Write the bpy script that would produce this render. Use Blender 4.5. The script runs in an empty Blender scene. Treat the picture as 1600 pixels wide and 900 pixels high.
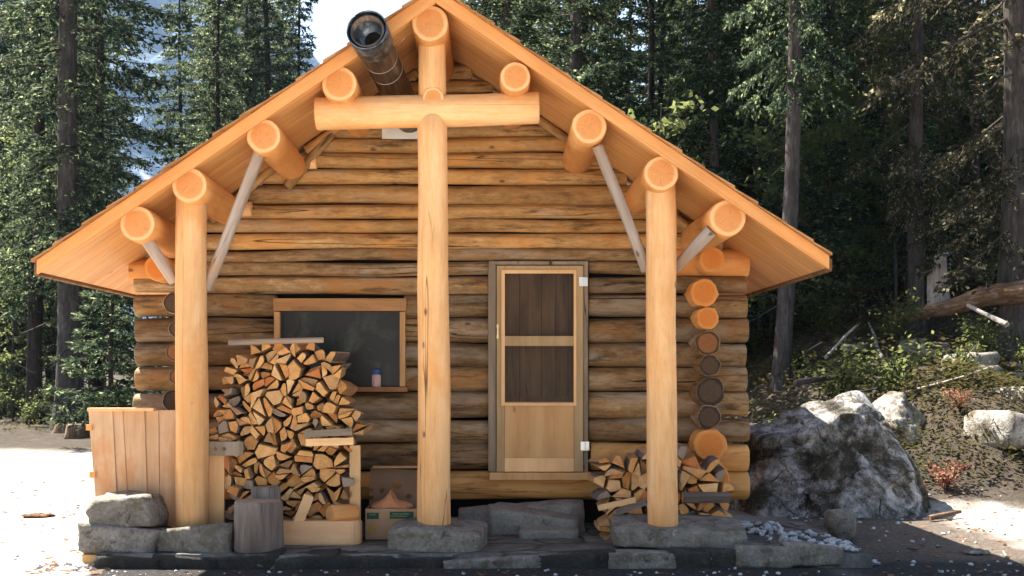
import bpy, bmesh, math, random
import numpy as np
from mathutils import Vector, Matrix, noise as mnoise
PI = math.pi
R = math.radians
rng = random.Random(7)
scene = bpy.context.scene
COL = scene.collection

# ------------------------------------------------------------------ camera model
F, PX, PY, D0, EYE = 1815.0, 765.0, 590.0, 11.0, 1.41
def P(px, py, Y=0.0):
    d = D0 + Y
    return Vector(((px - PX) * d / F, Y, EYE - (py - PY) * d / F))
def S(npx, Y=0.0):
    return npx * (D0 + Y) / F

# ------------------------------------------------------------------ object helpers
W = {}
HAZE = .0001
def props(o, label=None, cat=None, group=None, kind=None):
    if label: o['label'] = label
    if cat: o['category'] = cat
    if group: o['group'] = group
    if kind: o['kind'] = kind
    return o
def link(name, data, mats=None, parent=None, mw=None):
    o = bpy.data.objects.new(name, data)
    COL.objects.link(o)
    if mats is not None:
        for m in (mats if isinstance(mats, (list, tuple)) else [mats]):
            data.materials.append(m)
    mw = mw if mw is not None else Matrix.Identity(4)
    W[o] = mw.copy()
    if parent is not None:
        o.parent = parent
        o.matrix_parent_inverse = W[parent].inverted()
    o.matrix_basis = mw
    return o
def empty(name, loc, rz=0.0):
    o = bpy.data.objects.new(name, None)
    o.empty_display_size = 0.2
    COL.objects.link(o)
    W[o] = Matrix.Translation(loc) @ Matrix.Rotation(rz, 4, 'Z')
    o.matrix_basis = W[o]
    return o
def bm_obj(name, bm, mats, parent=None, mw=None, smooth=False):
    me = bpy.data.meshes.new(name)
    bmesh.ops.recalc_face_normals(bm, faces=bm.faces)
    bm.to_mesh(me); bm.free()
    if smooth:
        me.polygons.foreach_set('use_smooth', [True] * len(me.polygons))
    return link(name, me, mats, parent, mw)
def centred(bm):
    """moves a bmesh so that its origin is its centre, returns the world matrix that puts it back"""
    c = Vector((0, 0, 0))
    for v in bm.verts: c += v.co
    c /= len(bm.verts)
    for v in bm.verts: v.co -= c
    return Matrix.Translation(c)
def add_box(bm, x0, x1, y0, y1, z0, z1, bev=0.0, jit=0.0, mi=0):
    vs = [bm.verts.new((x + rng.uniform(-jit, jit), y + rng.uniform(-jit, jit), z + rng.uniform(-jit, jit)))
          for x in (x0, x1) for y in (y0, y1) for z in (z0, z1)]
    fs = [bm.faces.new([vs[i] for i in q]) for q in
          ((0, 1, 3, 2), (4, 6, 7, 5), (0, 4, 5, 1), (2, 3, 7, 6), (0, 2, 6, 4), (1, 5, 7, 3))]
    for f in fs: f.material_index = mi
    if bev > 0:
        es = list({e for f in fs for e in f.edges})
        bmesh.ops.bevel(bm, geom=es, offset=bev, segments=2, affect='EDGES', profile=0.6)
    return fs
def box_obj(name, x0, x1, y0, y1, z0, z1, mats, parent=None, bev=0.004, jit=0.0):
    bm = bmesh.new()
    add_box(bm, x0, x1, y0, y1, z0, z1, bev, jit)
    mw = centred(bm)
    return bm_obj(name, bm, mats, parent, mw)

def log_bm(L, r0, r1, seg=28, rings=None, wob=0.012, flat=0.0, bend=0.0, seed=0, bev=0.012, cup=0.0, lump=0.05):
    """log along +Z from 0 to L; face material 0 = side, 1 = cut end; end faces carry UV in -1..1"""
    bm = bmesh.new()
    uv = bm.loops.layers.uv.new('UVMap')
    rings = rings or max(4, int(L / 0.18))
    zs = [0.0, bev] + [bev + (L - 2 * bev) * i / rings for i in range(1, rings)] + [L - bev, L]
    loops = []
    for i, z in enumerate(zs):
        t = z / L
        r = r0 + (r1 - r0) * t
        if i in (0, len(zs) - 1): r -= bev * 0.7
        ox = bend * math.sin(PI * t) + wob * mnoise.noise((z * 0.9, seed * 3.1, 0.3))
        oy = wob * mnoise.noise((z * 0.9, seed * 2.3 + 9, 5.3))
        ring = []
        for k in range(seg):
            a = 2 * PI * k / seg
            rr = r * (1 + lump * mnoise.noise((math.cos(a) * 1.3 + seed, math.sin(a) * 1.3 + seed * .37, z * 1.1))
                      + lump * 0.45 * mnoise.noise((math.cos(a) * 4 + seed, math.sin(a) * 4, z * 3.0)))
            ring.append(bm.verts.new((ox + rr * math.cos(a), oy + rr * math.sin(a), z)))
        loops.append(ring)
    for i in range(len(zs) - 1):
        for k in range(seg):
            f = bm.faces.new((loops[i][k], loops[i][(k + 1) % seg], loops[i + 1][(k + 1) % seg], loops[i + 1][k]))
            f.smooth = True
    for end, z, rr in ((0, 0.0, r0), (len(zs) - 1, L, r1)):
        ring = loops[end]
        c = Vector((0, 0, 0))
        for v in ring: c += v.co
        c /= seg
        cv = bm.verts.new(c)
        for k in range(seg):
            a, b = ring[k], ring[(k + 1) % seg]
            f = bm.faces.new((a, b, cv) if end else (b, a, cv))
            f.material_index = 1
            for lp in f.loops:
                lp[uv].uv = ((0, 0) if lp.vert is cv else ((lp.vert.co.x - c.x) / rr, (lp.vert.co.y - c.y) / rr))
    return bm
def log_mw(p0, p1, roll=0.0):
    d = (p1 - p0)
    q = d.to_track_quat('Z', 'Y')
    return Matrix.Translation(p0) @ q.to_matrix().to_4x4() @ Matrix.Rotation(roll, 4, 'Z')
_ls = [0]
def log(name, p0, p1, r0, r1, mats, parent=None, roll=None, **kw):
    _ls[0] += 1
    p0, p1 = Vector(p0), Vector(p1)
    bm = log_bm((p1 - p0).length, r0, r1, seed=_ls[0] * 1.37, **kw)
    return bm_obj(name, bm, mats, parent, log_mw(p0, p1, rng.uniform(0, 6.28) if roll is None else roll))

# ------------------------------------------------------------------ materials
class N:
    def __init__(s, name):
        s.m = bpy.data.materials.new(name); s.m.use_nodes = True
        s.t = s.m.node_tree; s.t.nodes.clear()
        s.out = s.t.nodes.new('ShaderNodeOutputMaterial')
    def n(s, typ, **kw):
        nd = s.t.nodes.new('ShaderNode' + typ)
        ins = kw.pop('ins', {})
        for k, v in kw.items(): setattr(nd, k, v)
        for k, v in ins.items():
            if hasattr(v, 'is_output') or isinstance(v, bpy.types.NodeSocket): s.t.links.new(v, nd.inputs[k])
            else: nd.inputs[k].default_value = v
        return nd
    def ramp(s, fac, stops, interp='LINEAR'):
        nd = s.t.nodes.new('ShaderNodeValToRGB')
        nd.color_ramp.interpolation = interp
        e = nd.color_ramp.elements
        while len(e) < len(stops): e.new(0.5)
        for el, (p, c) in zip(e, stops):
            el.position = p; el.color = (*c, 1) if len(c) == 3 else c
        s.t.links.new(fac, nd.inputs[0])
        return nd.outputs[0]
    def fr(s, fac, a, b):       # 0..1 step between a and b
        return s.n('MapRange', ins={0: fac, 1: a, 2: b}).outputs[0]
    def mix(s, fac, a, b, typ='MIX'):
        nd = s.n('Mix', data_type='RGBA', blend_type=typ, clamp_factor=True)
        for k, v in ((0, fac), (6, a), (7, b)):
            if isinstance(v, bpy.types.NodeSocket): s.t.links.new(v, nd.inputs[k])
            else: nd.inputs[k].default_value = (*v, 1) if isinstance(v, tuple) and len(v) == 3 else v
        return nd.outputs[2]
    def math(s, op, a, b=0.0):
        return s.n('Math', operation=op, ins={0: a, 1: b}).outputs[0]
    def coords(s, scale=(1, 1, 1), random_shift=40.0, kind='Object'):
        tc = s.n('TexCoord').outputs[kind]
        if random_shift:
            rnd = s.n('ObjectInfo').outputs['Random']
            off = s.n('CombineXYZ', ins={0: s.math('MULTIPLY', rnd, random_shift), 1: s.math('MULTIPLY', rnd, random_shift * 1.7), 2: s.math('MULTIPLY', rnd, random_shift * 2.9)}).outputs[0]
            tc = s.n('VectorMath', operation='ADD', ins={0: tc, 1: off}).outputs[0]
        return s.n('VectorMath', operation='MULTIPLY', ins={0: tc, 1: scale}).outputs[0]
    def scale(s, v, sc):
        return s.n('VectorMath', operation='MULTIPLY', ins={0: v, 1: sc}).outputs[0]
    def noise(s, v, sc, det=4.0, rough=0.55, dist=0.0):
        return s.n('TexNoise', ins={'Vector': v, 'Scale': sc, 'Detail': det, 'Roughness': rough, 'Distortion': dist}).outputs['Fac']
    def finish(s, col, rough=0.7, bump=None, strength=0.3, dist=0.01, spec=0.3, metallic=0.0):
        p = s.n('BsdfPrincipled', ins={'Specular IOR Level': spec, 'Metallic': metallic})
        for k, v in (('Base Color', col), ('Roughness', rough)):
            if isinstance(v, bpy.types.NodeSocket): s.t.links.new(v, p.inputs[k])
            else: p.inputs[k].default_value = (*v, 1) if isinstance(v, tuple) else v
        if bump is not None:
            b = s.n('Bump', ins={'Height': bump, 'Strength': strength, 'Distance': dist})
            s.t.links.new(b.outputs[0], p.inputs['Normal'])
        s.t.links.new(p.outputs[0], s.out.inputs[0])
        return s.m

def mat_wood(name, ramp_cols, axis='Z', mottle=0., silver=0., crack=0.5, knots=0.6, knot_col=(.10, .045, .015), blotch=None, blotch_amt=0.0,
             rough=0.62, bump=0.25, vary=0.25, grain=0.5, dirt=None, dirt_amt=0.0):
    s = N(name)
    ax = {'X': 0, 'Y': 1, 'Z': 2}[axis]
    st = [1, 1, 1]; st[ax] = 0.1
    st2 = [1, 1, 1]; st2[ax] = 0.035
    v0 = s.coords()
    vs = s.scale(v0, tuple(st)); vl = s.scale(v0, tuple(st2))
    n1 = s.noise(vs, 7.0, 5, 0.6, 0.6)
    n2 = s.noise(vs, 45.0, 3, 0.6)
    n3 = s.noise(v0, 1.6, 3, 0.5)
    f = s.math('ADD', s.math('MULTIPLY', n1, 1 - 0.45 * grain), s.math('MULTIPLY', n2, 0.45 * grain))
    if mottle:
        n4 = s.noise(s.scale(v0, tuple(.38 if i == ax else 1 for i in range(3))), 17.0, 8, .74, .35)
        f = s.math('ADD', s.math('MULTIPLY', f, 1 - mottle), s.math('MULTIPLY', n4, mottle))
    col = s.ramp(f, [(0.30 + 0.4 * i / (len(ramp_cols) - 1), c) for i, c in enumerate(ramp_cols)])
    if blotch is not None:
        b = s.fr(s.noise(s.scale(v0, tuple(0.45 if i == ax else 1 for i in range(3))), 3.2, 5, 0.65, 0.4), 0.62 - 0.3 * blotch_amt, 0.80 - 0.3 * blotch_amt)
        col = s.mix(b, col, blotch)
    if dirt is not None:
        b = s.fr(s.noise(s.scale(v0, tuple(0.14 if i == ax else 1 for i in range(3))), 11.0, 6, 0.72), 0.66 - 0.25 * dirt_amt, 0.78 - 0.25 * dirt_amt)
        col = s.mix(s.math('MULTIPLY', b, 0.85), col, dirt)
    if silver:
        b = s.fr(s.noise(s.scale(v0, tuple(.2 if i == ax else 1 for i in range(3))), 4.5, 7, .7, .3), .62 - .25 * silver, .76 - .25 * silver)
        col = s.mix(s.math('MULTIPLY', b, .7), col, (.37, .30, .225))
    # broad tone change along the piece and from piece to piece
    rnd = s.n('ObjectInfo').outputs['Random']
    tone = s.math('ADD', s.math('MULTIPLY', s.math('SUBTRACT', rnd, 0.5), vary), s.math('MULTIPLY', s.math('SUBTRACT', n3, 0.5), 0.5))
    col = s.n('HueSaturation', ins={'Value': s.math('ADD', tone, 1.0), 'Color': col}).outputs[0]
    # drying cracks
    c = s.noise(vl, 9.0, 2, 0.4)
    c = s.math('ABSOLUTE', s.math('SUBTRACT', c, 0.5))
    cm = s.n('MapRange', ins={0: c, 1: 0.0, 2: 0.009, 3: 1.0, 4: 0.0}).outputs[0]
    cm = s.math('MULTIPLY', cm, s.fr(s.noise(vs, 2.3, 2), 0.50, 0.58))
    col = s.mix(s.math('MULTIPLY', cm, crack), col, tuple(x * 0.22 for x in ramp_cols[0]))
    # knots
    sk = [1, 1, 1]; sk[ax] = 0.5
    vo = s.n('TexVoronoi', feature='F1', ins={'Vector': s.scale(v0, tuple(sk)), 'Scale': 4.8})
    kd = s.math('ADD', vo.outputs['Distance'], s.math('MULTIPLY', s.math('SUBTRACT', s.noise(v0, 40, 2), 0.5), 0.05))
    sel = s.n('SeparateColor', ins={0: vo.outputs['Color']}).outputs[0]
    km = s.math('MULTIPLY', s.n('MapRange', ins={0: kd, 1: 0.045, 2: 0.10, 3: 1.0, 4: 0.0}).outputs[0], s.math('GREATER_THAN', sel, 1 - 0.8 * knots))
    col = s.mix(s.math('MULTIPLY', km, 0.8), col, knot_col)
    h = s.math('ADD', s.math('MULTIPLY', n2, 0.4), s.math('MULTIPLY', n1, 0.6))
    h = s.math('SUBTRACT', h, s.math('MULTIPLY', cm, 0.8))
    return s.finish(col, rough, h, bump, 0.02)

def mat_end(name, heart, sap, dark=None, ringamt=0.25, checks=0.6, dirt=0.0):
    s = N(name)
    uv = s.n('TexCoord').outputs['UV']
    rnd = s.n('ObjectInfo').outputs['Random']
    v = s.n('VectorMath', operation='ADD', ins={0: uv, 1: s.n('CombineXYZ', ins={2: s.math('MULTIPLY', rnd, 50.0)}).outputs[0]}).outputs[0]
    n1 = s.noise(v, 2.0, 4)
    r = s.math('ADD', s.n('VectorMath', operation='LENGTH', ins={0: uv}).outputs[1], s.math('MULTIPLY', s.math('SUBTRACT', n1, 0.5), 0.16))
    col = s.mix(s.fr(r, 0.70, 0.80), heart, sap)
    rings = s.math('SINE', s.math('MULTIPLY', r, 95.0))
    col = s.mix(s.math('MULTIPLY', s.fr(rings, 0.0, 1.0), ringamt), col, tuple(x * 0.5 for x in heart))
    # radial checks
    sep = s.n('SeparateXYZ', ins={0: uv})
    ang = s.math('ARCTAN2', sep.outputs[1], sep.outputs[0])
    an = s.noise(s.n('CombineXYZ', ins={0: s.math('MULTIPLY', ang, 1.6), 1: s.math('MULTIPLY', r, 0.25), 2: s.math('MULTIPLY', rnd, 50.0)}).outputs[0], 2.2, 2)
    ck = s.n('MapRange', ins={0: s.math('ABSOLUTE', s.math('SUBTRACT', an, 0.5)), 1: 0.0, 2: 0.012, 3: 1.0, 4: 0.0}).outputs[0]
    ck = s.math('MULTIPLY', ck, s.n('MapRange', ins={0: r, 1: 0.3, 2: 0.85, 3: 1.0, 4: 0.0}).outputs[0])
    col = s.mix(s.math('MULTIPLY', ck, checks), col, tuple(x * 0.35 for x in heart))
    blot = s.noise(v, 5.0, 5, 0.7)
    col = s.mix(s.math('MULTIPLY', s.fr(blot, 0.55, 0.75), 0.35 + dirt), col, dark or tuple(x * 0.55 for x in heart))
    return s.finish(col, 0.75, s.math('ADD', blot, s.math('MULTIPLY', rings, 0.15)), 0.25, 0.01)

M = {}
M['peeled'] = mat_wood('peeled_log', [(.54, .25, .08), (.71, .39, .165), (.82, .54, .30)], crack=1.0, knots=1.0, blotch=(.66, .30, .095), blotch_amt=.35, vary=.12, grain=.6, bump=.25, rough=.72, mottle=.2)
M['peeled_end'] = mat_end('peeled_log_end', (.70, .29, .09), (.82, .49, .22), None, .42, 1.0)
M['purlin'] = mat_wood('purlin_log', [(.52, .20, .055), (.66, .295, .09), (.74, .37, .13)], crack=.4, knots=.5, blotch=(.55, .21, .05), blotch_amt=.4, vary=.12, grain=.55, bump=.2, rough=.7, mottle=.2)
M['old'] = mat_wood('weathered_log', mottle=.6, silver=.48, ramp_cols=[(.05, .026, .010), (.17, .092, .036), (.30, .185, .085), (.50, .37, .23)], crack=1.0, knots=1.0, knot_col=(.03, .015, .008),
                    blotch=(.31, .14, .042), blotch_amt=.35, vary=.6, grain=.8, bump=.9, rough=.85, dirt=(.04, .022, .011), dirt_amt=.45)
M['gable'] = mat_wood('gable_log', mottle=.55, silver=.25, ramp_cols=[(.10, .045, .013), (.28, .14, .045), (.44, .25, .095), (.62, .43, .22)], crack=1.0, knots=1.0, knot_col=(.04, .018, .008),
                    blotch=(.48, .22, .06), blotch_amt=.4, vary=.55, grain=.8, bump=.8, rough=.8, dirt=(.06, .03, .012), dirt_amt=.45)
M['old_end'] = mat_end('weathered_log_end', (.085, .048, .025), (.022, .015, .010), (.010, .007, .005), .6, 1.0, .55)
M['mid_end'] = mat_end('sooty_log_end', (.26, .10, .03), (.045, .024, .013), (.03, .018, .012), .5, 1.0, .45)
M['orange_end'] = mat_end('oiled_log_end', (.62, .20, .035), (.66, .26, .06), None, .3, .7)
M['gold'] = mat_wood('oiled_log', [(.42, .18, .045), (.56, .275, .08), (.64, .36, .13)], crack=.8, knots=.6, blotch=(.36, .16, .05), blotch_amt=.5, vary=.2, bump=.3, dirt=(.13, .07, .03), dirt_amt=.25)
M['grey_pole'] = mat_wood('grey_pole', [(.17, .12, .09), (.30, .23, .18), (.42, .34, .28)], crack=1.0, knots=.8, blotch=(.36, .20, .10), blotch_amt=.35, vary=.3, bump=.5, rough=.85)
M['fascia'] = mat_wood('fascia_board', [(.58, .225, .062), (.68, .295, .09), (.74, .35, .12)], axis='X', crack=.6, knots=.9, vary=.1, grain=.7, bump=.15, rough=.55)
M['new_board'] = mat_wood('pale_board', [(.62, .33, .13), (.72, .43, .20), (.78, .50, .26)], crack=.4, knots=.5, vary=.15, bump=.15, rough=.6)
M['door_wood'] = mat_wood('door_board', [(.30, .185, .085), (.40, .26, .125), (.46, .31, .16)], crack=.4, knots=.35, vary=.1, bump=.2, rough=.65)
M['door_panel'] = mat_wood('door_panel_board', [(.40, .20, .075), (.52, .28, .11), (.58, .34, .15)], crack=.4, knots=.4, vary=.1, bump=.2, rough=.6)
M['trim'] = mat_wood('pale_trim', [(.66, .36, .15), (.74, .43, .20), (.80, .50, .25)], crack=.1, knots=.15, vary=.05, bump=.1, rough=.6)
M['grey_board'] = mat_wood('grey_board', [(.13, .095, .062), (.23, .17, .115), (.33, .26, .19)], crack=1.0, knots=.7, vary=.2, bump=.5, rough=.85)
M['dark_plank'] = mat_wood('dark_plank', [(.06, .032, .014), (.17, .09, .04), (.27, .155, .078)], crack=1.0, knots=.5, vary=.2, bump=.4, rough=.85)
M['window_board'] = mat_wood('window_board', [(.20, .085, .03), (.34, .16, .055), (.44, .22, .08)], axis='X', crack=.8, knots=.5, vary=.3, bump=.4, blotch=(.12, .07, .04), blotch_amt=.4)
M['crate_wood'] = mat_wood('crate_board', [(.50, .27, .13), (.62, .37, .20), (.70, .46, .28)], crack=.5, knots=.6, blotch=(.58, .25, .09), blotch_amt=.45, vary=.2, bump=.25)
M['bark'] = mat_wood('firewood_bark', [(.07, .055, .045), (.16, .125, .105), (.28, .235, .21)], crack=1.0, knots=.3, vary=.3, bump=.9, rough=.95)

def mat_soffit():
    s = N('soffit_boards')
    v = s.n('TexCoord').outputs['Object']
    y = s.n('SeparateXYZ', ins={0: v}).outputs[1]
    q = s.math('DIVIDE', y, 0.14)
    fr = s.math('FRACT', q); idx = s.math('FLOOR', q)
    wn = s.n('TexWhiteNoise', noise_dimensions='1D', ins={'W': idx}).outputs['Value']
    vv = s.n('VectorMath', operation='ADD', ins={0: v, 1: s.n('CombineXYZ', ins={0: s.math('MULTIPLY', wn, 31.0), 2: s.math('MULTIPLY', wn, 17.0)}).outputs[0]}).outputs[0]
    n1 = s.noise(s.scale(vv, (0.12, 1, 0.12)), 9, 5, .6, .5)
    n2 = s.noise(s.scale(vv, (0.08, 1, 0.08)), 50, 3)
    f = s.math('ADD', s.math('MULTIPLY', n1, .65), s.math('MULTIPLY', n2, .35))
    col = s.ramp(f, [(.32, (.54, .235, .07)), (.5, (.68, .335, .115)), (.7, (.76, .42, .17))])
    col = s.n('HueSaturation', ins={'Value': s.math('ADD', .90, s.math('MULTIPLY', wn, .2)), 'Color': col}).outputs[0]
    vo = s.n('TexVoronoi', ins={'Vector': s.scale(vv, (.6, 1, .6)), 'Scale': 3.4})
    km = s.n('MapRange', ins={0: vo.outputs['Distance'], 1: .03, 2: .07, 3: .7, 4: 0.}).outputs[0]
    col = s.mix(km, col, (.22, .08, .02))
    j = s.n('MapRange', ins={0: s.math('ABSOLUTE', s.math('SUBTRACT', fr, .5)), 1: .478, 2: .495, 3: 0., 4: 1.}).outputs[0]
    col = s.mix(s.math('MULTIPLY', j, .75), col, (.16, .06, .015))
    return s.finish(col, .55, s.math('SUBTRACT', n2, s.math('MULTIPLY', j, 2.0)), .25, .01)
M['soffit'] = mat_soffit()

def mat_rock(name, cols, lichen=(.42, .43, .42), lich=0.5, dark=(.035, .035, .037), darkamt=0.5, sc=1.0, bump=0.9, moss=None):
    s = N(name)
    v = s.coords()
    n1 = s.noise(v, 3.0 * sc, 8, .65, .3)
    n2 = s.noise(v, 22 * sc, 5, .65)
    n3 = s.noise(v, 1.1 * sc, 4, .6)
    col = s.ramp(s.math('ADD', s.math('MULTIPLY', n1, .6), s.math('MULTIPLY', n2, .4)), [(.3 + .4 * i / (len(cols) - 1), c) for i, c in enumerate(cols)])
    d = s.fr(s.noise(v, 4.5 * sc, 7, .7, .5), .68 - .25 * darkamt, .80 - .25 * darkamt)
    col = s.mix(s.math('MULTIPLY', d, .85), col, dark)
    l = s.fr(s.noise(s.n('VectorMath', operation='ADD', ins={0: v, 1: (13., 7., 3.)}).outputs[0], 7 * sc, 8, .72, .2), .70 - .2 * lich, .76 - .2 * lich)
    col = s.mix(s.math('MULTIPLY', l, .8), col, lichen)
    if moss:
        mm = s.fr(s.noise(s.n('VectorMath', operation='ADD', ins={0: v, 1: (3., 27., 3.)}).outputs[0], 3.2 * sc, 6, .7), .5, .62)
        col = s.mix(s.math('MULTIPLY', mm, .8), col, moss)
    h = s.math('ADD', s.math('MULTIPLY', n1, .7), s.math('MULTIPLY', n2, .3))
    return s.finish(col, .9, h, bump, .05, spec=.2)
M['stone'] = mat_rock('grey_stone', [(.085, .074, .060), (.20, .176, .148), (.36, .325, .28)], lichen=(.40, .38, .34), lich=.4, darkamt=.5, sc=1.9, moss=(.11, .092, .058))
M['edge_stone'] = mat_rock('dark_edging_stone', [(.018, .016, .013), (.038, .034, .028), (.08, .072, .06)], lichen=(.18, .17, .15), lich=.3, darkamt=.6, sc=1.8)
M['step'] = mat_rock('step_slab', [(.14, .126, .104), (.235, .214, .18), (.36, .333, .29)], lichen=(.42, .40, .35), lich=.3, darkamt=.35, sc=1.6)
def mat_boulder(name, stops, big=1.5, seed=0.):
    s = N(name)
    v0 = s.n('TexCoord').outputs['Object']
    v = s.n('VectorMath', operation='ADD', ins={0: v0, 1: (seed, seed * .7, 0.)}).outputs[0]
    n0 = s.noise(v, big, 10, .72, .5)
    n1 = s.noise(v, 7., 8, .75, .3); n2 = s.noise(v, 38., 4, .7)
    f = s.math('ADD', s.math('ADD', s.math('MULTIPLY', n0, .62), s.math('MULTIPLY', n1, .28)), s.math('MULTIPLY', n2, .10))
    col = s.ramp(f, stops)
    wv = s.n('VectorMath', operation='ADD', ins={0: v, 1: s.scale(s.n('TexNoise', ins={'Vector': v, 'Scale': 3., 'Detail': 5.}).outputs['Color'], (.35, .35, .35))}).outputs[0]
    vo = s.n('TexVoronoi', feature='DISTANCE_TO_EDGE', ins={'Vector': wv, 'Scale': 1.9})
    ck = s.n('MapRange', ins={0: vo.outputs['Distance'], 1: .0, 2: .022, 3: 1., 4: 0.}).outputs[0]
    ck = s.math('MULTIPLY', ck, s.fr(n1, .45, .55))
    col = s.mix(s.math('MULTIPLY', ck, .8), col, (.02, .018, .015))
    h = s.math('SUBTRACT', s.math('ADD', s.math('MULTIPLY', n1, .6), s.math('MULTIPLY', n2, .4)), s.math('MULTIPLY', ck, .4))
    return s.finish(col, .9, h, 1.0, .06, spec=.2)
M['boulder'] = mat_boulder('boulder_granite', [(.40, (.022, .020, .018)), (.46, (.055, .046, .030)), (.495, (.13, .12, .105)), (.53, (.28, .267, .255)), (.58, (.52, .505, .49))], 1.35, 3.3)
M['pale_rock'] = mat_boulder('pale_rock', [(.38, (.03, .026, .02)), (.45, (.12, .095, .06)), (.49, (.24, .22, .19)), (.55, (.42, .395, .36))], 1.6, 9.1)
M['gravel'] = mat_rock('pale_gravel', [(.25, .25, .25), (.48, .48, .48), (.66, .66, .65)], lichen=(.7, .7, .7), lich=.2, darkamt=.1, sc=3)

def mat_ground():
    s = N('forest_ground')
    v = s.n('TexCoord').outputs['Object']
    sep = s.n('SeparateXYZ', ins={0: v})
    x, y = sep.outputs[0], sep.outputs[1]
    wob = s.math('MULTIPLY', s.math('SUBTRACT', s.noise(v, .9, 5, .6), .5), 2.2)
    n1 = s.noise(v, 3.5, 6, .65); n2 = s.noise(v, 30, 5, .7); n3 = s.noise(v, .25, 4, .55)
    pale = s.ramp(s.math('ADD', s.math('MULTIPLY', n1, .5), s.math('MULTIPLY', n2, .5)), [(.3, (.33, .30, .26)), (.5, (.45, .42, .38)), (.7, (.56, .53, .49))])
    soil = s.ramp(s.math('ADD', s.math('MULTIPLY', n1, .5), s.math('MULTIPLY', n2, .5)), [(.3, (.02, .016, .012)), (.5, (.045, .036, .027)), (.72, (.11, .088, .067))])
    foot_shade = s.ramp(n2, [(.3, (.012, .011, .011)), (.55, (.035, .033, .032)), (.75, (.09, .085, .08))])
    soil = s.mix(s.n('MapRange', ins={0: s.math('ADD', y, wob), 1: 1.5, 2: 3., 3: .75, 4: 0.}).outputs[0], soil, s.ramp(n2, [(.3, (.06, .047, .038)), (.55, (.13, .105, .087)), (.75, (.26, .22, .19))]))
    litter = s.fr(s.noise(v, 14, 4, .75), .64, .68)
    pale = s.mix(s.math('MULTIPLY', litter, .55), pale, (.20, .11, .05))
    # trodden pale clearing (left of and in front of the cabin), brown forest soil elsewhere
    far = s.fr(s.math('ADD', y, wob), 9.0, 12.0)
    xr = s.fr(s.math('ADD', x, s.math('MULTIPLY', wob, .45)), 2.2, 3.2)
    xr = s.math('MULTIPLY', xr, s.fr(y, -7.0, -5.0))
    sun_patch = s.math('MULTIPLY', s.fr(s.math('ADD', x, s.math('MULTIPLY', wob, .3)), 4.7, 5.2), s.n('MapRange', ins={0: s.math('ADD', s.math('MULTIPLY', y, 1.0), wob), 1: 1.9, 2: 2.6, 3: 1., 4: 0.}).outputs[0])  # pool of sunlight on the right, painted as paler ground
    xr = s.math('SUBTRACT', xr, sun_patch)
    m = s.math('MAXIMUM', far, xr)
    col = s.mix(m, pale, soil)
    # shade along the terrace foot, painted into the ground as dark colour
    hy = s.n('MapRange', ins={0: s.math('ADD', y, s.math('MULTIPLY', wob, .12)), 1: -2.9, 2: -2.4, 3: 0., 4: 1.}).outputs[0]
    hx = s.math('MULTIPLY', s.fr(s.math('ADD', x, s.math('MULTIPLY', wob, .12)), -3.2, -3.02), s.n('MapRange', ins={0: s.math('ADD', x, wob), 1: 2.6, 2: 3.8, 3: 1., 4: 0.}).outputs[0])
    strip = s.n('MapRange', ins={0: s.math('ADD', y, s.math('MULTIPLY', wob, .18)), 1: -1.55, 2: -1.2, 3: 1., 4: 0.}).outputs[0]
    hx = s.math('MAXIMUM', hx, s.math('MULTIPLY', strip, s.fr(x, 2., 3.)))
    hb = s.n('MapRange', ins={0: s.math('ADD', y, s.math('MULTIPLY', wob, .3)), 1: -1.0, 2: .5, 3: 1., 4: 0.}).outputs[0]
    col = s.mix(s.math('MULTIPLY', s.math('MULTIPLY', hy, hx), hb), col, foot_shade)
    h = s.math('ADD', s.math('MULTIPLY', n1, .5), s.math('MULTIPLY', n2, .5))
    return s.finish(col, .95, h, .8, .05, spec=.1)
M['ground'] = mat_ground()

def mat_patio():
    s = N('flagstones')
    v = s.n('TexCoord').outputs['Object']
    wv = s.n('VectorMath', operation='ADD', ins={0: v, 1: s.scale(s.n('TexNoise', ins={'Vector': v, 'Scale': 2.5, 'Detail': 4.}).outputs['Color'], (.25, .25, 0.))}).outputs[0]
    vo = s.n('TexVoronoi', feature='DISTANCE_TO_EDGE', ins={'Vector': s.scale(wv, (1., 1.6, 0.)), 'Scale': 1.6})
    vc = s.n('TexVoronoi', ins={'Vector': s.scale(wv, (1., 1.6, 0.)), 'Scale': 1.6})
    n1 = s.noise(v, 6, 7, .65); n2 = s.noise(v, 40, 4, .7)
    col = s.ramp(s.math('ADD', s.math('MULTIPLY', n1, .6), s.math('MULTIPLY', n2, .4)), [(.3, (.055, .05, .042)), (.5, (.115, .105, .09)), (.7, (.23, .215, .185))])
    g = s.n('SeparateColor', ins={0: vc.outputs['Color']}).outputs[0]
    col = s.n('HueSaturation', ins={'Value': s.math('ADD', .65, s.math('MULTIPLY', g, .7)), 'Color': col}).outputs[0]
    gap = s.n('MapRange', ins={0: vo.outputs['Distance'], 1: .01, 2: .05, 3: 1., 4: 0.}).outputs[0]
    col = s.mix(gap, col, (.045, .04, .033))
    return s.finish(col, .85, s.math('SUBTRACT', n1, gap), .8, .03, spec=.3)
M['patio'] = mat_patio()

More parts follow.
